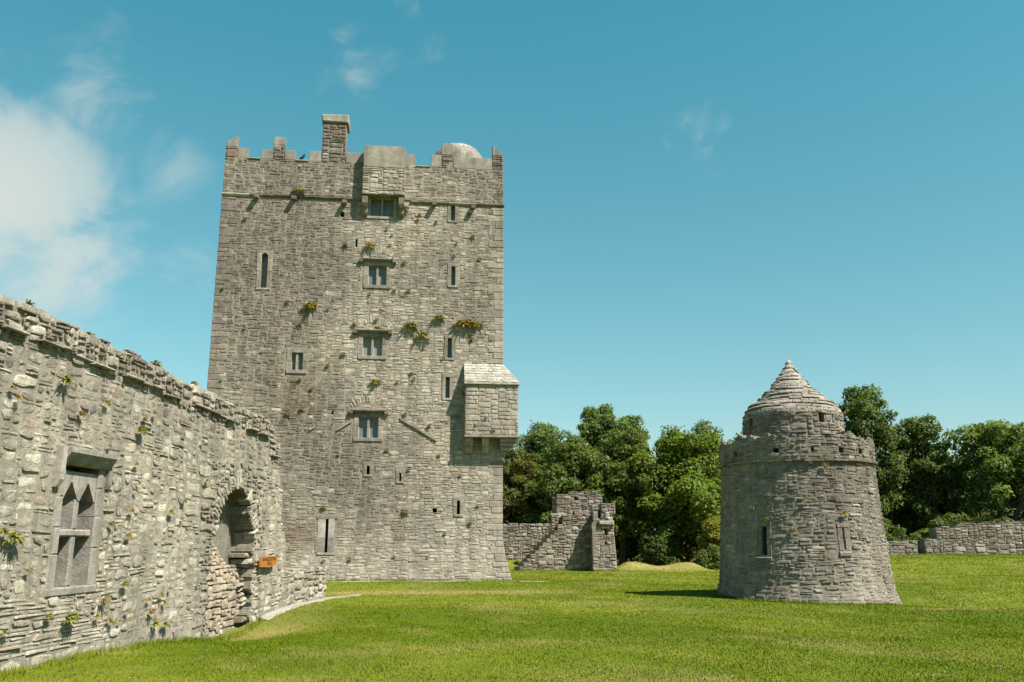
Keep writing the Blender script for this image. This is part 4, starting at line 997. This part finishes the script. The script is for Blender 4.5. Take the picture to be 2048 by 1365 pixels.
def far_walls():
    rnd = random.Random(404)
    o = thing('boundary_wall', (0, 54, .3), 'level rubble wall joining the square tower side to the stair ruin', 'wall')
    panel(o, plane_map((-3.6, 54.2), (1, 0), (0, -1)), 0, 6.4, -.2, lambda u: 2.56 + .03 * math.sin(u * 3), rnd, depth=.7, keep=120, dark=-.22)
    u = 0
    while u < 6.4:
        w = rnd.uniform(.4, .8); g = Geo(); stone(g, lambda x, y, d: (-3.6 + x, 54.2 - y, 2.55 + d), u, min(6.4, u + w), -.72, .06, rnd, far_col(u, 1, rnd, -.2), proud=rnd.uniform(.05, .1), bulge=.015, d0=-.06); mk('capping_stone', g, M_FAR, o); u += w
    # right-hand walls stand on higher ground
    o = thing('boundary_wall', (21.5, 50, .6), 'low rubble wall with a recessed gap, just right of the round watchtower', 'wall')
    M = plane_map((17.5, 49.6), (1, .0), (0, -1))
    panel(o, M, 0, 4.75, .1, lambda u: 1.42 + .02 * u + .02 * math.sin(u * 7), rnd, depth=.6, keep=100)
    g = Geo()
    for (u, w) in [(x * .55, .54) for x in range(9)]:
        gg = Geo(); stone(gg, lambda x, y, d: (17.5 + x, 49.6 - y, 1.44 + .02 * u + d), u, min(4.75, u + w), -.62, .05, rnd, far_col(u, 1, rnd, -.2), proud=rnd.uniform(.05, .09), bulge=.012, d0=-.05); mk('capping_stone', gg, M_FAR, o)
    o2 = thing('boundary_wall', (26, 50, .8), 'tall dark-streaked ruined wall under the trees, right of the low wall', 'wall')
    M = plane_map((22.32, 49.9), (math.cos(R(2)), math.sin(R(2))), (math.sin(R(2)), -math.cos(R(2))))
    def top(u): return 1.66 if u < .35 else (1.72 + .03 * math.sin(u * 9) if u < 1.25 else (2.36 + .02 * math.sin(u * 8) if u < 2.4 else 2.52 + .045 * (u - 2.4) + .04 * math.sin(u * 5) + .03 * math.sin(u * 17)))
    panel(o2, M, .5, 11.5, .1, top, rnd, depth=.8, keep=260, dark=.12)
    panel(o2, plane_map((22.30, 50.5), (1, 0), (0, -1)), -.3, .9, .1, lambda u: 1.62, rnd, depth=.4, keep=10, dark=.2)
far_walls()

# ------------------------------------------------------------------ gravel at the wall feet
def gravel():
    def strip(pts, wl, wr):
        g = Geo(); rnd = random.Random(4); m = []
        for p, q in zip(pts, pts[1:]):
            for k in range(12): m.append((p[0] + (q[0] - p[0]) * k / 12, p[1] + (q[1] - p[1]) * k / 12))
        m.append(pts[-1]); n = 4
        for i, (x, y) in enumerate(m):
            j = min(i, len(m) - 2); dx, dy = m[j + 1][0] - m[j][0], m[j + 1][1] - m[j][1]; l = math.hypot(dx, dy); nx, ny = dy / l, -dx / l
            tp = min(1, (len(m) - 1 - i) / 10 + .05)
            for k in range(n + 1):
                t = -wl + (wl + wr) * k / n * tp; t += rnd.uniform(-.05, .05) if k == n else 0
                px, py = x + nx * t, y + ny * t; g.v.append((px, py, float(ground_h(np.array(px), np.array(py))) + (.014 if k < n else -.006))); g.c.append((.4, .37, .32))
        for i in range(len(m) - 1):
            for k in range(n): b = i * (n + 1) + k; g.f.append((b, b + 1, b + n + 2, b + n + 1))
        o = mk('gravel_strip', g, M_GRAVEL); return o
    a = [MH(u, 0, 0)[:2] for u in (9.6, 11, 12.5, 14, 15.3)] + [(-5.0, 27.6), (-4.6, 28.6)]
    tag(strip(a, .1, .34), 'pale gravel strip along the foot of the ruined hall wall', 'gravel', kind='structure')
    b = [MT(u, 0, .28)[:2] for u in (3, 6, 9, 11.5)] + [(.9, 36.1), (1.6, 36.0)]
    tag(strip(b, .2, .16), 'pale gravel strip along the foot of the square tower', 'gravel', kind='structure')
gravel()

# ------------------------------------------------------------------ grass
def grass():
    rs = np.random.default_rng(8); N = 780000
    # density falls with distance; only where the lawn can be seen
    y = 6.8 + (60 - 6.8) * rs.random(N * 2) ** 2.2; half = y * .66 + 1.8
    x = (rs.random(N * 2) * 2 - 1) * half
    wx = HW_P[0] + HW_E[0] / HW_E[1] * (y - HW_P[1])
    ok = (x > wx + .05) | ((y > 26.5) & (x > -12.5)); ok &= ~(((x - WX) ** 2 + (y - WY) ** 2) < 2.5 ** 2)
    s = (x - TL[0]) * TE[0] + (y - TL[1]) * TE[1]; d = (x - TL[0]) * TN[0] + (y - TL[1]) * TN[1]; ok &= ~((d < .15) & (s > -.3) & (s < TW + .4))
    ok &= ~((y > 48.8) & (x < 5.8) & (x > .4)); ok &= y < 56
    sx = (x - HW_P[0]) * HW_E[0] + (y - HW_P[1]) * HW_E[1]; dx_ = (x - HW_P[0]) * HW_N[0] + (y - HW_P[1]) * HW_N[1]
    ok &= ~((sx > 9.8) & (sx < 15.6) & (dx_ < .22 + .08 * np.sin(sx * 3)))
    x, y = x[ok][:N], y[ok][:N]; n = len(x); z = ground_h(x, y)
    far = np.clip((y - 8) / 20, 0, 1.8)
    hgt = (.012 + .015 * rs.random(n)) * (1 + .25 * far) * (1 + .25 * gw2(x * 1.7, y * 1.7)); wid = (.0055 + .004 * rs.random(n)) * (1 + 1.5 * far)
    a = rs.random(n) * 6.283; lean = .55 * rs.random(n); la = rs.random(n) * 6.283
    ca, sa = np.cos(a) * wid, np.sin(a) * wid
    V = np.empty((n, 3, 3)); V[:, 0] = np.stack([x - ca, y - sa, z - .006], 1); V[:, 1] = np.stack([x + ca, y + sa, z - .006], 1)
    V[:, 2] = np.stack([x + np.cos(la) * lean * hgt, y + np.sin(la) * lean * hgt, z + hgt], 1)
    fx, fy = [], []
    def run(p, q, m):
        t = rs.random(m); o = np.abs(rs.normal(size=m)) * .07; l = math.hypot(q[0] - p[0], q[1] - p[1]); ex, ey = (q[0] - p[0]) / l, (q[1] - p[1]) / l
        keep = rs.random(m) < .35 + .65 * (np.sin(t * l * 2.1) * np.sin(t * l * 5.3 + 1) > -.1); fx.append((p[0] + ex * l * t + ey * o)[keep]); fy.append((p[1] + ey * l * t - ex * o)[keep])
    run(MH(-1.5, 0, .06)[:2], MH(9.6, 0, .06)[:2], 9000); run(MT(0, 0, .05)[:2], MT(TW, 0, .05)[:2], 7000); run((.4, 49.9), (4.4, 49.9), 2500); run((4.4, 48.8), (5.75, 48.8), 1200); run((17.5, 49.5), (33, 50), 6000)
    an = rs.random(7000) * 6.283; rr = 2.50 + np.abs(rs.normal(size=7000)) * .05; fx.append(WX + rr * np.cos(an)); fy.append(WY + rr * np.sin(an))
    fx, fy = np.concatenate(fx), np.concatenate(fy); m = len(fx); fz = ground_h(fx, fy); fh = .04 + .10 * rs.random(m) ** 2; fa = rs.random(m) * 6.283; fw = .006 + .004 * rs.random(m)
    W2 = np.empty((m, 3, 3)); W2[:, 0] = np.stack([fx - np.cos(fa) * fw, fy - np.sin(fa) * fw, fz - .01], 1); W2[:, 1] = np.stack([fx + np.cos(fa) * fw, fy + np.sin(fa) * fw, fz - .01], 1)
    W2[:, 2] = np.stack([fx + rs.normal(size=m) * .3 * fh, fy + rs.normal(size=m) * .3 * fh, fz + fh], 1)
    V = np.concatenate([V, W2]); x = np.concatenate([x, fx]); y = np.concatenate([y, fy]); n = len(x)
    me = bpy.data.meshes.new('grass'); me.vertices.add(n * 3); me.vertices.foreach_set('co', V.ravel()); me.loops.add(n * 3); me.loops.foreach_set('vertex_index', np.arange(n * 3))
    me.polygons.add(n); me.polygons.foreach_set('loop_start', np.arange(n) * 3); me.polygons.foreach_set('loop_total', np.full(n, 3)); me.update()
    C = lawn_col(x, y); C *= (.84 + .32 * rs.random(n))[:, None]; straw = rs.random(n) < .015; C[straw] = np.array([.25, .21, .085]) * (.7 + .4 * rs.random(straw.sum()))[:, None]
    CC = np.ones((n, 3, 4), dtype=np.float32); CC[:, :, :3] = C[:, None, :]
    at = me.color_attributes.new('Col', 'FLOAT_COLOR', 'POINT'); at.data.foreach_set('color', CC.ravel()); me.materials.append(M_BLADE)
    o = bpy.data.objects.new('grass', me); link(o, (0, 0, 0)); tag(o, 'short mown grass blades covering the castle lawn', 'grass', kind='stuff')
    # white clover heads
    rnd = random.Random(6); g = Geo(); k = 0
    while k < 170:
        yy = 9 + 22 * rnd.random() ** 1.5; xx = rnd.uniform(-5, yy * .6)
        if float(cw(xx * .6, yy * .6)) < .1 and rnd.random() < .75: continue
        if xx < -5 + .06 * (yy - 11) or (xx - WX) ** 2 + (yy - WY) ** 2 < 8: continue
        zz = float(ground_h(np.array(xx), np.array(yy))) + rnd.uniform(.035, .05); r_ = rnd.uniform(.006, .011)
        g.add([(xx + r_, yy, zz), (xx, yy + r_, zz), (xx - r_, yy, zz), (xx, yy - r_, zz), (xx, yy, zz + r_), (xx, yy, zz - .07)], [(0, 1, 4), (1, 2, 4), (2, 3, 4), (3, 0, 4), (0, 5, 1), (2, 5, 3)], (.45, .44, .38)); k += 1
    tag(mk('clover', g, M_PLANT, origin=(0, 0, 0)), 'scattered white clover heads in the lawn', 'clover', kind='stuff')
grass()

# ------------------------------------------------------------------ trees
def tube(g, pts, rad, col, n=6):
    b0 = len(g.v)
    for i, p in enumerate(pts):
        q = pts[min(i + 1, len(pts) - 1)]; o = pts[max(i - 1, 0)]; t = (Vector(q) - Vector(o)).normalized(); s = t.cross(Vector((.3, 1, .1))).normalized(); u = t.cross(s)
        for k in range(n):
            a = k / n * 6.2832; w = Vector(p) + (s * math.cos(a) + u * math.sin(a)) * rad[i]; g.v.append(tuple(w)); g.c.append(col)
    for i in range(len(pts) - 1):
        for k in range(n): g.f.append((b0 + i * n + k, b0 + i * n + (k + 1) % n, b0 + (i + 1) * n + (k + 1) % n, b0 + (i + 1) * n + k))
def tree(name, label, cat, x, y, top, rx, base, seed, tint, nleaf=9000, leaf=.17, group=None, peak=1.0, trunk=True, nclump=46, nlobe=9):
    rx *= 1.1; rnd = random.Random(seed); rs = np.random.default_rng(seed); z0 = float(ground_h(np.array(x), np.array(y)))
    o = thing(name, (x, y, z0), label, cat, group); H = top - z0
    # crown = a few overlapping lobes; leaf clumps sit on and inside the lobes
    lobes = []; hz = (top - base) / 2; cz = (top + base) / 2
    lobes.append((np.array([x, y, base + hz * .80]), rx * .86, hz * .82))
    for k in range(nlobe):
        t = (k + .5) / nlobe; zz = base + (top - base) * (.18 + .74 * t); env = math.sqrt(max(.05, 1 - (abs(t - .38) / .66) ** 2)) if t > .38 else 1 - .25 * (.38 - t)
        a = k * 2.4 + seed; lr = rx * rnd.uniform(.40, .58) * (1 - .25 * t); off = max(0, rx * env - lr) * rnd.uniform(.75, 1.05)
        lz = min(lr * rnd.uniform(.9, 1.25), top - zz); lobes.append((np.array([x + off * math.cos(a), y + off * math.sin(a), min(zz, top - lz)]), lr, lz))
    tr = rx * .42 * peak; lobes.append((np.array([x + rnd.uniform(-.18, .18) * rx, y, top - tr * 1.35]), tr, tr * 1.35))
    cl = []; wt = np.array([r_ * h_ for _, r_, h_ in lobes]); num = np.maximum(9, (nclump * 2.6 * wt / wt.sum()).astype(int))
    for (c0, lr, lz), m in zip(lobes, num):
        for q in range(m):
            d = np.array([rnd.gauss(0, 1), rnd.gauss(0, 1), rnd.gauss(.15, 1)]); d /= np.linalg.norm(d); k = rnd.uniform(.62, .98)
            r_ = rnd.uniform(.30, .62) * (.55 + .17 * rx); c = c0 + d * np.array([lr, lr, lz]) * k; c[2] = max(c[2], base + .25); cl.append((c, r_ * (1 if lr > .9 else .8)))
        cl.append((c0, lr * .62))
    area = np.array([r_ ** 2 for _, r_ in cl]); cnt = np.maximum(20, (nleaf * 2.1 * area / area.sum()).astype(int))
    P, Nn, Cc = [], [], []
    T = np.array(tint)
    for (c, r_), m in zip(cl, cnt):
        d = rs.normal(size=(m, 3)); d /= np.linalg.norm(d, axis=1)[:, None]; d[:, 2] = np.where((d[:, 2] < -.35) & (rs.random(m) < .6), -d[:, 2], d[:, 2])
        rad = r_ * (.50 + .58 * rs.random(m) ** .6) * (1 + .22 * np.sin(d[:, 0] * 5 + seed) * np.sin(d[:, 1] * 5 + d[:, 2] * 4))
        stray = rs.random(m) < .06; rad = np.where(stray, rad * 1.28, rad)
        p = c[None] + d * rad[:, None] * np.array([1, 1, .82])[None]
        nn = d * .75 + rs.normal(size=(m, 3)) * .55 + np.array([0, 0, .45])[None]; nn /= np.linalg.norm(nn, axis=1)[:, None]
        k = rnd.uniform(.84, 1.16); cc = T[None] * (k * (.78 + .44 * rs.random(m)))[:, None]
        cc[:, 0] *= 1 + .25 * rs.random(m); P.append(p); Nn.append(nn); Cc.append(cc)
    P = np.concatenate(P); Nn = np.concatenate(Nn); Cc = np.concatenate(Cc); n = len(P)
    keep = P[:, 2] > z0 + .05; P, Nn, Cc = P[keep], Nn[keep], Cc[keep]; n = len(P)
    s = leaf * (.6 + .7 * rs.random(n)); rv = rs.normal(size=(n, 3)); t1 = np.cross(Nn, rv); t1 /= np.linalg.norm(t1, axis=1)[:, None]; t2 = np.cross(Nn, t1)
    V = np.empty((n, 4, 3)); V[:, 0] = P - t1 * s[:, None] * .6; V[:, 1] = P - t2 * s[:, None] * .36 + Nn * s[:, None] * .10; V[:, 2] = P + t1 * s[:, None] * .6; V[:, 3] = P + t2 * s[:, None] * .36 + Nn * s[:, None] * .10
    V -= np.array([x, y, z0])[None, None]
    me = bpy.data.meshes.new('crown'); me.vertices.add(n * 4); me.vertices.foreach_set('co', V.ravel()); me.loops.add(n * 4); me.loops.foreach_set('vertex_index', np.arange(n * 4))
    me.polygons.add(n); me.polygons.foreach_set('loop_start', np.arange(n) * 4); me.polygons.foreach_set('loop_total', np.full(n, 4)); me.update()
    CC = np.ones((n, 4, 4), dtype=np.float32); CC[:, :, :3] = Cc[:, None, :]; at = me.color_attributes.new('Col', 'FLOAT_COLOR', 'POINT'); at.data.foreach_set('color', CC.ravel())
    me.materials.append(M_LEAF); link(bpy.data.objects.new('crown', me), (x, y, z0), o)
    g = Geo(); bc = (.1, .08, .06); r0 = .05 + .028 * H if trunk else .035
    zt = base + (top - base) * .55 if trunk else base + .4
    tp = [(x + .12 * rx * math.sin(t * 3 + seed) * t, y, z0 - .1 + (zt - z0) * t) for t in (0, .25, .5, .75, 1)]
    tube(g, tp, [r0, r0 * .85, r0 * .7, r0 * .55, r0 * .35], bc, 8)
    for (c, r_) in rnd.sample(cl, min(len(cl), 13 if trunk else 6)):
        j = rnd.choice((1, 2, 3)); p = tp[j]; m = (p[0] * .45 + c[0] * .55, p[1] * .45 + c[1] * .55, p[2] * .6 + c[2] * .4); tube(g, [p, m, tuple(c)], [r0 * .42, r0 * .28, r0 * .1], bc, 5)
    mk('trunk' if trunk else 'stems', g, M_BARK, o)
    return o
GA = (.086, .124, .030); GB = (.100, .148, .038); GC = (.102, .152, .024); GD = (.070, .104, .028); OL = (.098, .110, .028); YG = (.140, .158, .024)
GL = 'trees behind the stair ruin'; GR = 'trees behind the right-hand wall'
tree('tree', 'dark pointed tree rising behind the stair ruin, beside the square tower', 'tree', 2.3, 65, 10.0, 3.2, 1.2, 1, (.088, .132, .042), 13000, .17, GL)
tree('tree', 'tallest mid-green tree directly behind the stair ruin', 'tree', 6.2, 62, 11.0, 2.5, 2.0, 2, (.090, .140, .042), 15000, .17, GL, 1.1)  # bluer leaf tint: distance haze put into the colour
tree('tree', 'narrow spire-topped tree right of the tallest tree behind the stair ruin', 'tree', 8.5, 63, 10.5, 2.0, 1.5, 3, (.086, .132, .038), 9000, .16, GL)  # haze over the distance painted into this leaf tint too
tree('maple_tree', 'broad bright green maple sweeping to the ground between stair ruin and round watchtower', 'tree', 10.8, 56.3, 8.2, 3.7, .5, 4, GC, 21000, .20, GL, nclump=62)
tree('tree', 'dark round-headed tree left of the round watchtower', 'tree', 13.0, 62, 9.7, 3.3, 1.2, 5, GA, 14000, .17, GL)
tree('tree', 'olive-brown tree touching the right edge of the square tower', 'tree', .3, 58.5, 7.7, 2.1, 1.2, 6, OL, 10000, .16, GL)
tree('tree', 'leafy tree filling the space over the stair ruin top', 'tree', 3.6, 57.5, 8.0, 3.0, .8, 7, GA, 15000, .17, GL)
tree('tree', 'dense green tree close behind the stair ruin buttress', 'tree', 7.0, 57.2, 8.7, 2.6, .6, 8, GA, 14000, .17, GL)
tree('tree', 'far backdrop tree seen through gaps behind the stair ruin', 'tree', 9.5, 70, 8.6, 3.2, .5, 9, GD, 6000, .22, GL)
tree('tree', 'far backdrop tree seen through gaps behind the stair ruin', 'tree', 3.5, 70, 8.4, 3.4, .5, 10, GD, 6000, .22, GL)
tree('tree', 'shaded tree half hidden by the left edge of the round watchtower', 'tree', 15.4, 59, 8.4, 2.8, .6, 11, GA, 8000, .18, GL)
tree('tree', 'tree half hidden behind the conical roof of the watchtower', 'tree', 20.6, 60, 11.0, 2.9, 1.5, 12, GA, 10000, .17, GR)
tree('tree', 'tall dark tree right of the conical watchtower roof', 'tree', 23.3, 58.5, 11.6, 3.3, 1.5, 13, GD, 14000, .18, GR, 1.1)
tree('tree', 'stepped dark tree right of the tallest tree by the watchtower', 'tree', 26.9, 58, 9.9, 2.4, 1.0, 14, GD, 11000, .18, GR)
tree('tree', 'lower tree filling the dip in the treeline over the right wall', 'tree', 29.2, 62.5, 8.2, 2.5, .8, 15, GA, 8000, .18, GR)
tree('tree', 'bright green spreading tree with pale forked trunk over the right wall', 'tree', 30.5, 55.5, 9.0, 3.3, 3.2, 16, GB, 15000, .18, GR, nclump=56)
tree('tree', 'sunlit yellow-green tree cut by the right edge of the view', 'tree', 34.3, 57, 8.9, 3.0, 1.6, 17, GC, 11000, .18, GR)
for i, (x, y, t) in enumerate(((21.5, 67, 7.5), (25.5, 66, 7.0), (29.5, 68, 7.2), (33.5, 66, 7.4), (38, 62, 9.0))):
    tree('tree', 'shaded backdrop tree of the wood behind the right-hand walls', 'tree', x, y, t, 3.4, .3, 30 + i, GD, 6000, .22, 'backdrop trees behind the right-hand walls')
tree('shrub', 'yellow-green shrub at the foot of the watchtower side of the wood', 'shrub', 11.9, 52.4, 2.9, 1.15, .0, 40, YG, 3600, .13, trunk=False, nclump=22)
tree('shrub', 'low dark shrub at the end of the grassy bank', 'shrub', 11.2, 50.6, 1.25, .75, -.1, 41, GA, 1800, .11, trunk=False, nclump=14)
tree('shrub', 'arching pale green shrub just above the low right wall', 'shrub', 24.0, 52.0, 2.1, 1.2, .4, 42, GC, 2600, .14, trunk=False, nclump=18)
for i, (x, y, t, r_) in enumerate(((13.4, 54.5, 3.0, 1.5), (8.6, 54.2, 2.0, 1.3), (19.6, 53.6, 2.6, 1.5), (21.8, 53.8, 2.9, 1.5), (26.5, 54.0, 3.0, 1.7), (29.0, 53.6, 2.7, 1.5), (31.8, 53.8, 3.0, 1.6), (34.6, 53.4, 3.0, 1.7), (11.6, 60, 3.6, 2.0), (7.6, 60, 3.4, 2.0), (1.5, 61, 3.6, 2.2), (-1.5, 58, 3.6, 1.8), (23.5, 62, 4.0, 2.2), (28.2, 58.5, 3.6, 2.0), (33.0, 60.5, 3.8, 2.2), (37.2, 56, 3.6, 2.0), (18.2, 57, 3.6, 2.0))):
    tree('shrub', 'shaded undergrowth shrub at the foot of the wood', 'shrub', x, y, t, r_, .1, 50 + i, GD, 3600, .15, 'undergrowth shrubs below the wood', trunk=False, nclump=20)

# ------------------------------------------------------------------ plants rooted in the walls
def plant_proto(seed, n, spread, droop, col, col2):
    rnd = random.Random(seed); g = Geo()
    for k in range(n):
        a = rnd.uniform(-1.5, 1.5); el = rnd.uniform(-.2, 1.25); L_ = rnd.uniform(.45, 1) * spread; w = L_ * rnd.uniform(.07, .12)
        d = Vector((math.sin(a), -abs(math.cos(a)) * .75 - .1, math.sin(el))).normalized(); s = d.cross(Vector((rnd.uniform(-.4, .4), .2, 1))).normalized()
        p0 = Vector((rnd.uniform(-.3, .3) * spread, 0, rnd.uniform(-.16, .16) * spread)); p1 = p0 + d * L_ * .55; p2 = p0 + d * L_ - Vector((0, 0, droop * L_))
        c = mixc(col, col2, rnd.random()); g.add([tuple(p0), tuple(p1 - s * w), tuple(p1 + s * w), tuple(p2)], [(0, 1, 2), (1, 3, 2)], scl(c, rnd.uniform(.75, 1.2)))
    return g
YEL = (.25, .22, .028); GRN = (.14, .165, .022); ORG = (.29, .175, .045); BRN = (.20, .135, .055)
PROTO = {}
for i in range(4):
    for nm, c1, c2 in (('green', GRN, YEL), ('rust', ORG, BRN), ('mixed', YEL, ORG)): PROTO[(nm, i)] = plant_proto(900 + i * 7 + len(nm), (60, 80, 46, 70)[i], .34, .35, c1, c2)
PM = {}
def plant(pos, ang, kind, size, label, group=None, seed=0, sx=1.0):
    key = (kind, seed % 4)
    if key not in PM: o = mk('wall_plant', PROTO[key], M_PLANT, origin=(0, 0, 0)); PM[key] = o.data; o.location = pos
    else: o = bpy.data.objects.new('wall_plant', PM[key]); COL.objects.link(o); o.location = pos
    o.rotation_euler = (0, 0, ang); o.scale = (size * sx, size, size); return tag(o, label, 'plant', group)
def plants():
    rnd = random.Random(71); ta = TA; k = 0
    big = [(3.92, 11.05, 'mixed', 1.35, 1, 'round yellow-green plant growing on the square tower left of centre'),
           (8.05, 10.33, 'green', 1.15, 1.2, 'upper end of the slanting green plant strip on the square tower'), (8.5, 9.98, 'green', 1.2, 1.1, 'lower end of the slanting green plant strip on the square tower'),
           (10.25, 10.50, 'mixed', 1.25, 1.3, 'ochre half of the wide plant clump near the tower right edge'), (10.75, 10.44, 'green', 1.1, 1.5, 'green half of the wide plant clump near the tower right edge'),
           (9.22, 10.72, 'green', .85, 1.3, 'small green tuft above two slit windows, left of the wide plant clump'), (6.2, 13.8, 'mixed', .95, 1.2, 'yellow plant in the pale patch above the topmost hooded window'),
           (3.15, 16.1, 'green', .7, 1.6, 'green tuft on the string course of the square tower'), (6.65, 7.92, 'mixed', .9, 1.0, 'ochre plant between the lower two hooded windows'),
           (6.65, 10.22, 'green', .5, 1.4, 'bright tuft on the hood of the middle hooded window'), (7.70, 15.55, 'green', .8, .8, 'dark green plant hanging beside the right corbel under the box'),
           (8.0, 2.74, 'green', .45, 1.2, 'small green sprig by the putlog hole low on the square tower'), (10.35, 7.5, 'green', .75, .8, 'dark plant in the shade beside the corner box')]
    for (u, v, kd, s, sx, lb) in big:
        plant(MT(u, v, .03), ta, kd, s, lb, None, k, sx); k += 1
    rust = [(6.8, 7.95), (7.15, 14.35), (5.2, 13.8), (7.06, 13.9), (2.94, 11.23), (4.6, 11.0), (3.5, 10.3), (8.6, 9.45), (8.75, 9.75), (10.6, 9.85), (8.1, 8.35), (8.2, 8.1), (7.55, 8.0), (6.3, 11.7), (7.3, 11.85), (7.9, 11.9),
            (9.8, 13.5), (9.9, 14.1), (10.6, 14.4), (8.3, 15.3), (8.2, 15.05), (5.75, 6.72), (6.0, 6.75), (7.0, 6.7), (7.9, 6.65), (8.9, 6.2), (3.2, 6.6), (3.75, 6.8), (11.0, 6.6), (11.4, 6.9), (11.7, 6.4), (10.9, 3.0), (4.8, 2.9), (6.6, 10.6), (5.7, 10.35), (6.9, 14.6), (10.9, 13.4), (4.7, 8.6)]
    for (u, v) in rust:
        plant(MT(u, v, .78 if (u > 10.8 and 5.9 < v < 7.8) else .03), ta, rnd.choice(('rust', 'rust', 'mixed')), rnd.uniform(.28, .52), 'small rust-coloured dry tuft in the joints of the square tower', 'dry tufts on the square tower', k); k += 1
    for (u, v) in [(1.0, 14.8), (.3, 11.7), (1.3, 10.1), (.5, 7.9), (5.3, 9.1), (7.7, 13.1), (8.1, 4.4), (9.3, 5.0), (5.3, 5.0), (10.2, 4.2), (9.6, 1.9), (7.6, 1.0), (5.9, .9), (4.9, .85), (10.6, 2.3), (8.9, 1.0), (7.2, 5.2), (9.4, 9.0), (9.0, 15.0), (10.4, 15.4), (3.6, 8.0), (4.1, 7.6)]:
        plant(MT(u, v, .03), ta, 'green', rnd.uniform(.25, .42), 'small yellow-green tuft in the joints of the square tower', 'green tufts on the square tower', k); k += 1
    ha = HW_A
    for i in range(40):
        u = rnd.uniform(-.4, 6.4) if i < 48 else rnd.uniform(9.3, 11); v = rnd.choice((rnd.uniform(.2, 1.2), rnd.uniform(1.2, 4.0)))
        if 1.0 < u < 2.6 and .8 < v < 3: continue
        plant(MH(u, v, .05), ha, rnd.choice(('mixed', 'green', 'rust', 'mixed')), rnd.uniform(.16, .36), 'small yellow or orange tuft in the joints of the ruined hall wall', 'tufts on the ruined hall wall', k); k += 1
    for (u, v, s) in ((.25, 1.62, .55), (.05, 1.7, .4), (1.75, .55, .6), (4.4, .25, .5), (4.8, .2, .4), (1.0, 3.75, .55), (3.3, 3.35, .5)):
        plant(MH(u, v, .05), ha, 'green', s, 'larger green fern clump on the ruined hall wall', 'green ferns on the ruined hall wall', k); k += 1
    for (u, s) in ((.35, .5), (1.9, .45), (4.05, .8), (5.7, .5), (8.0, .4)):
        plant(MH(u, hall_top(u) + .08, -.2), ha, 'green', s, 'plant sprouting from the top of the ruined hall wall', 'plants on the top of the hall wall', k); k += 1
    for (x, v) in ((-1.3, 2.5), (-.9, 2.15), (.4, 3.65), (.8, 3.6), (-.2, 1.9), (1.2, 2.3), (.2, 2.7), (-1.1, 4.45)):
        a = math.atan2(-WY, -WX) + math.asin(x / 2.4); r_ = 2.28 if v < 3.2 else 2.2
        plant((WX + r_ * math.cos(a), WY + r_ * math.sin(a), v), a + math.pi / 2, rnd.choice(('mixed', 'green')), rnd.uniform(.25, .5), 'small tuft rooted in the round watchtower wall', 'tufts on the round watchtower', k); k += 1
plants()

# ------------------------------------------------------------------ wooden sign and the bird
def sign():
    rnd = random.Random(3); g = Geo()
    pts = [(9.27, 1.03), (9.9, 1.01), (10.36, 1.06), (10.40, 1.26), (9.27, 1.25)]
    prism(g, MH, pts, .09, .125, (.5, .2, .03)); o = mk('wooden_sign', g, M_WOOD); tag(o, 'orange wooden name board on the ruined wall right of the archway', 'sign')
    for u in (9.45, 10.3):
        g = Geo(); box(g, MH, u - .02, u + .02, 1.10, 1.18, -.02, .089, (.2, .1, .04), .004); mk('batten', g, M_WOOD, o)
    cu = bpy.data.curves.new('lettering', 'FONT'); cu.body = 'BANQUETING\nHALL'; cu.align_x = 'CENTER'; cu.align_y = 'CENTER'; cu.size = .11; cu.space_line = .85
    t = bpy.data.objects.new('tmp', cu); COL.objects.link(t); dg = bpy.context.evaluated_depsgraph_get(); me = bpy.data.meshes.new_from_object(t.evaluated_get(dg)); bpy.data.objects.remove(t)
    P = MH(9.87, 1.145, .1295); X = Vector((HW_E[0], HW_E[1], 0)); N_ = Vector((HW_N[0], HW_N[1], 0)); Z = Vector((0, 0, 1))
    for v in me.vertices: c = v.co.copy(); v.co = X * c.x * 1.35 + Z * c.y
    me.materials.clear(); me.materials.append(M_INK); link(bpy.data.objects.new('lettering', me), P, o)
sign()
def bird():
    g = Geo(); p = MT(3.2, 17.56, -.12); n = 8
    prof = [((-.17, .03), .012), ((-.12, .07), .03), ((-.05, .13), .055), ((.02, .18), .06), ((.06, .24), .045), ((.075, .285), .042), ((.10, .30), .035), ((.135, .295), .010), ((.165, .285), .003)]
    tube(g, [(p[0] + a, p[1], p[2] + b) for (a, b), r_ in prof], [r_ for _, r_ in prof], (.02, .02, .02), n)
    o = mk('bird', g, M_BIRD, smooth=True); tag(o, 'small black bird perched on the battlement of the square tower', 'bird')
    for s in (-.02, .02):
        g = Geo(); tube(g, [(p[0] + .0, p[1] + s, p[2] + .13), (p[0] + .01, p[1] + s, p[2] + .03), (p[0] + .03, p[1] + s, p[2] + .0)], [.007, .006, .005], (.02, .02, .02), 5); mk('leg', g, M_BIRD, o)
bird()
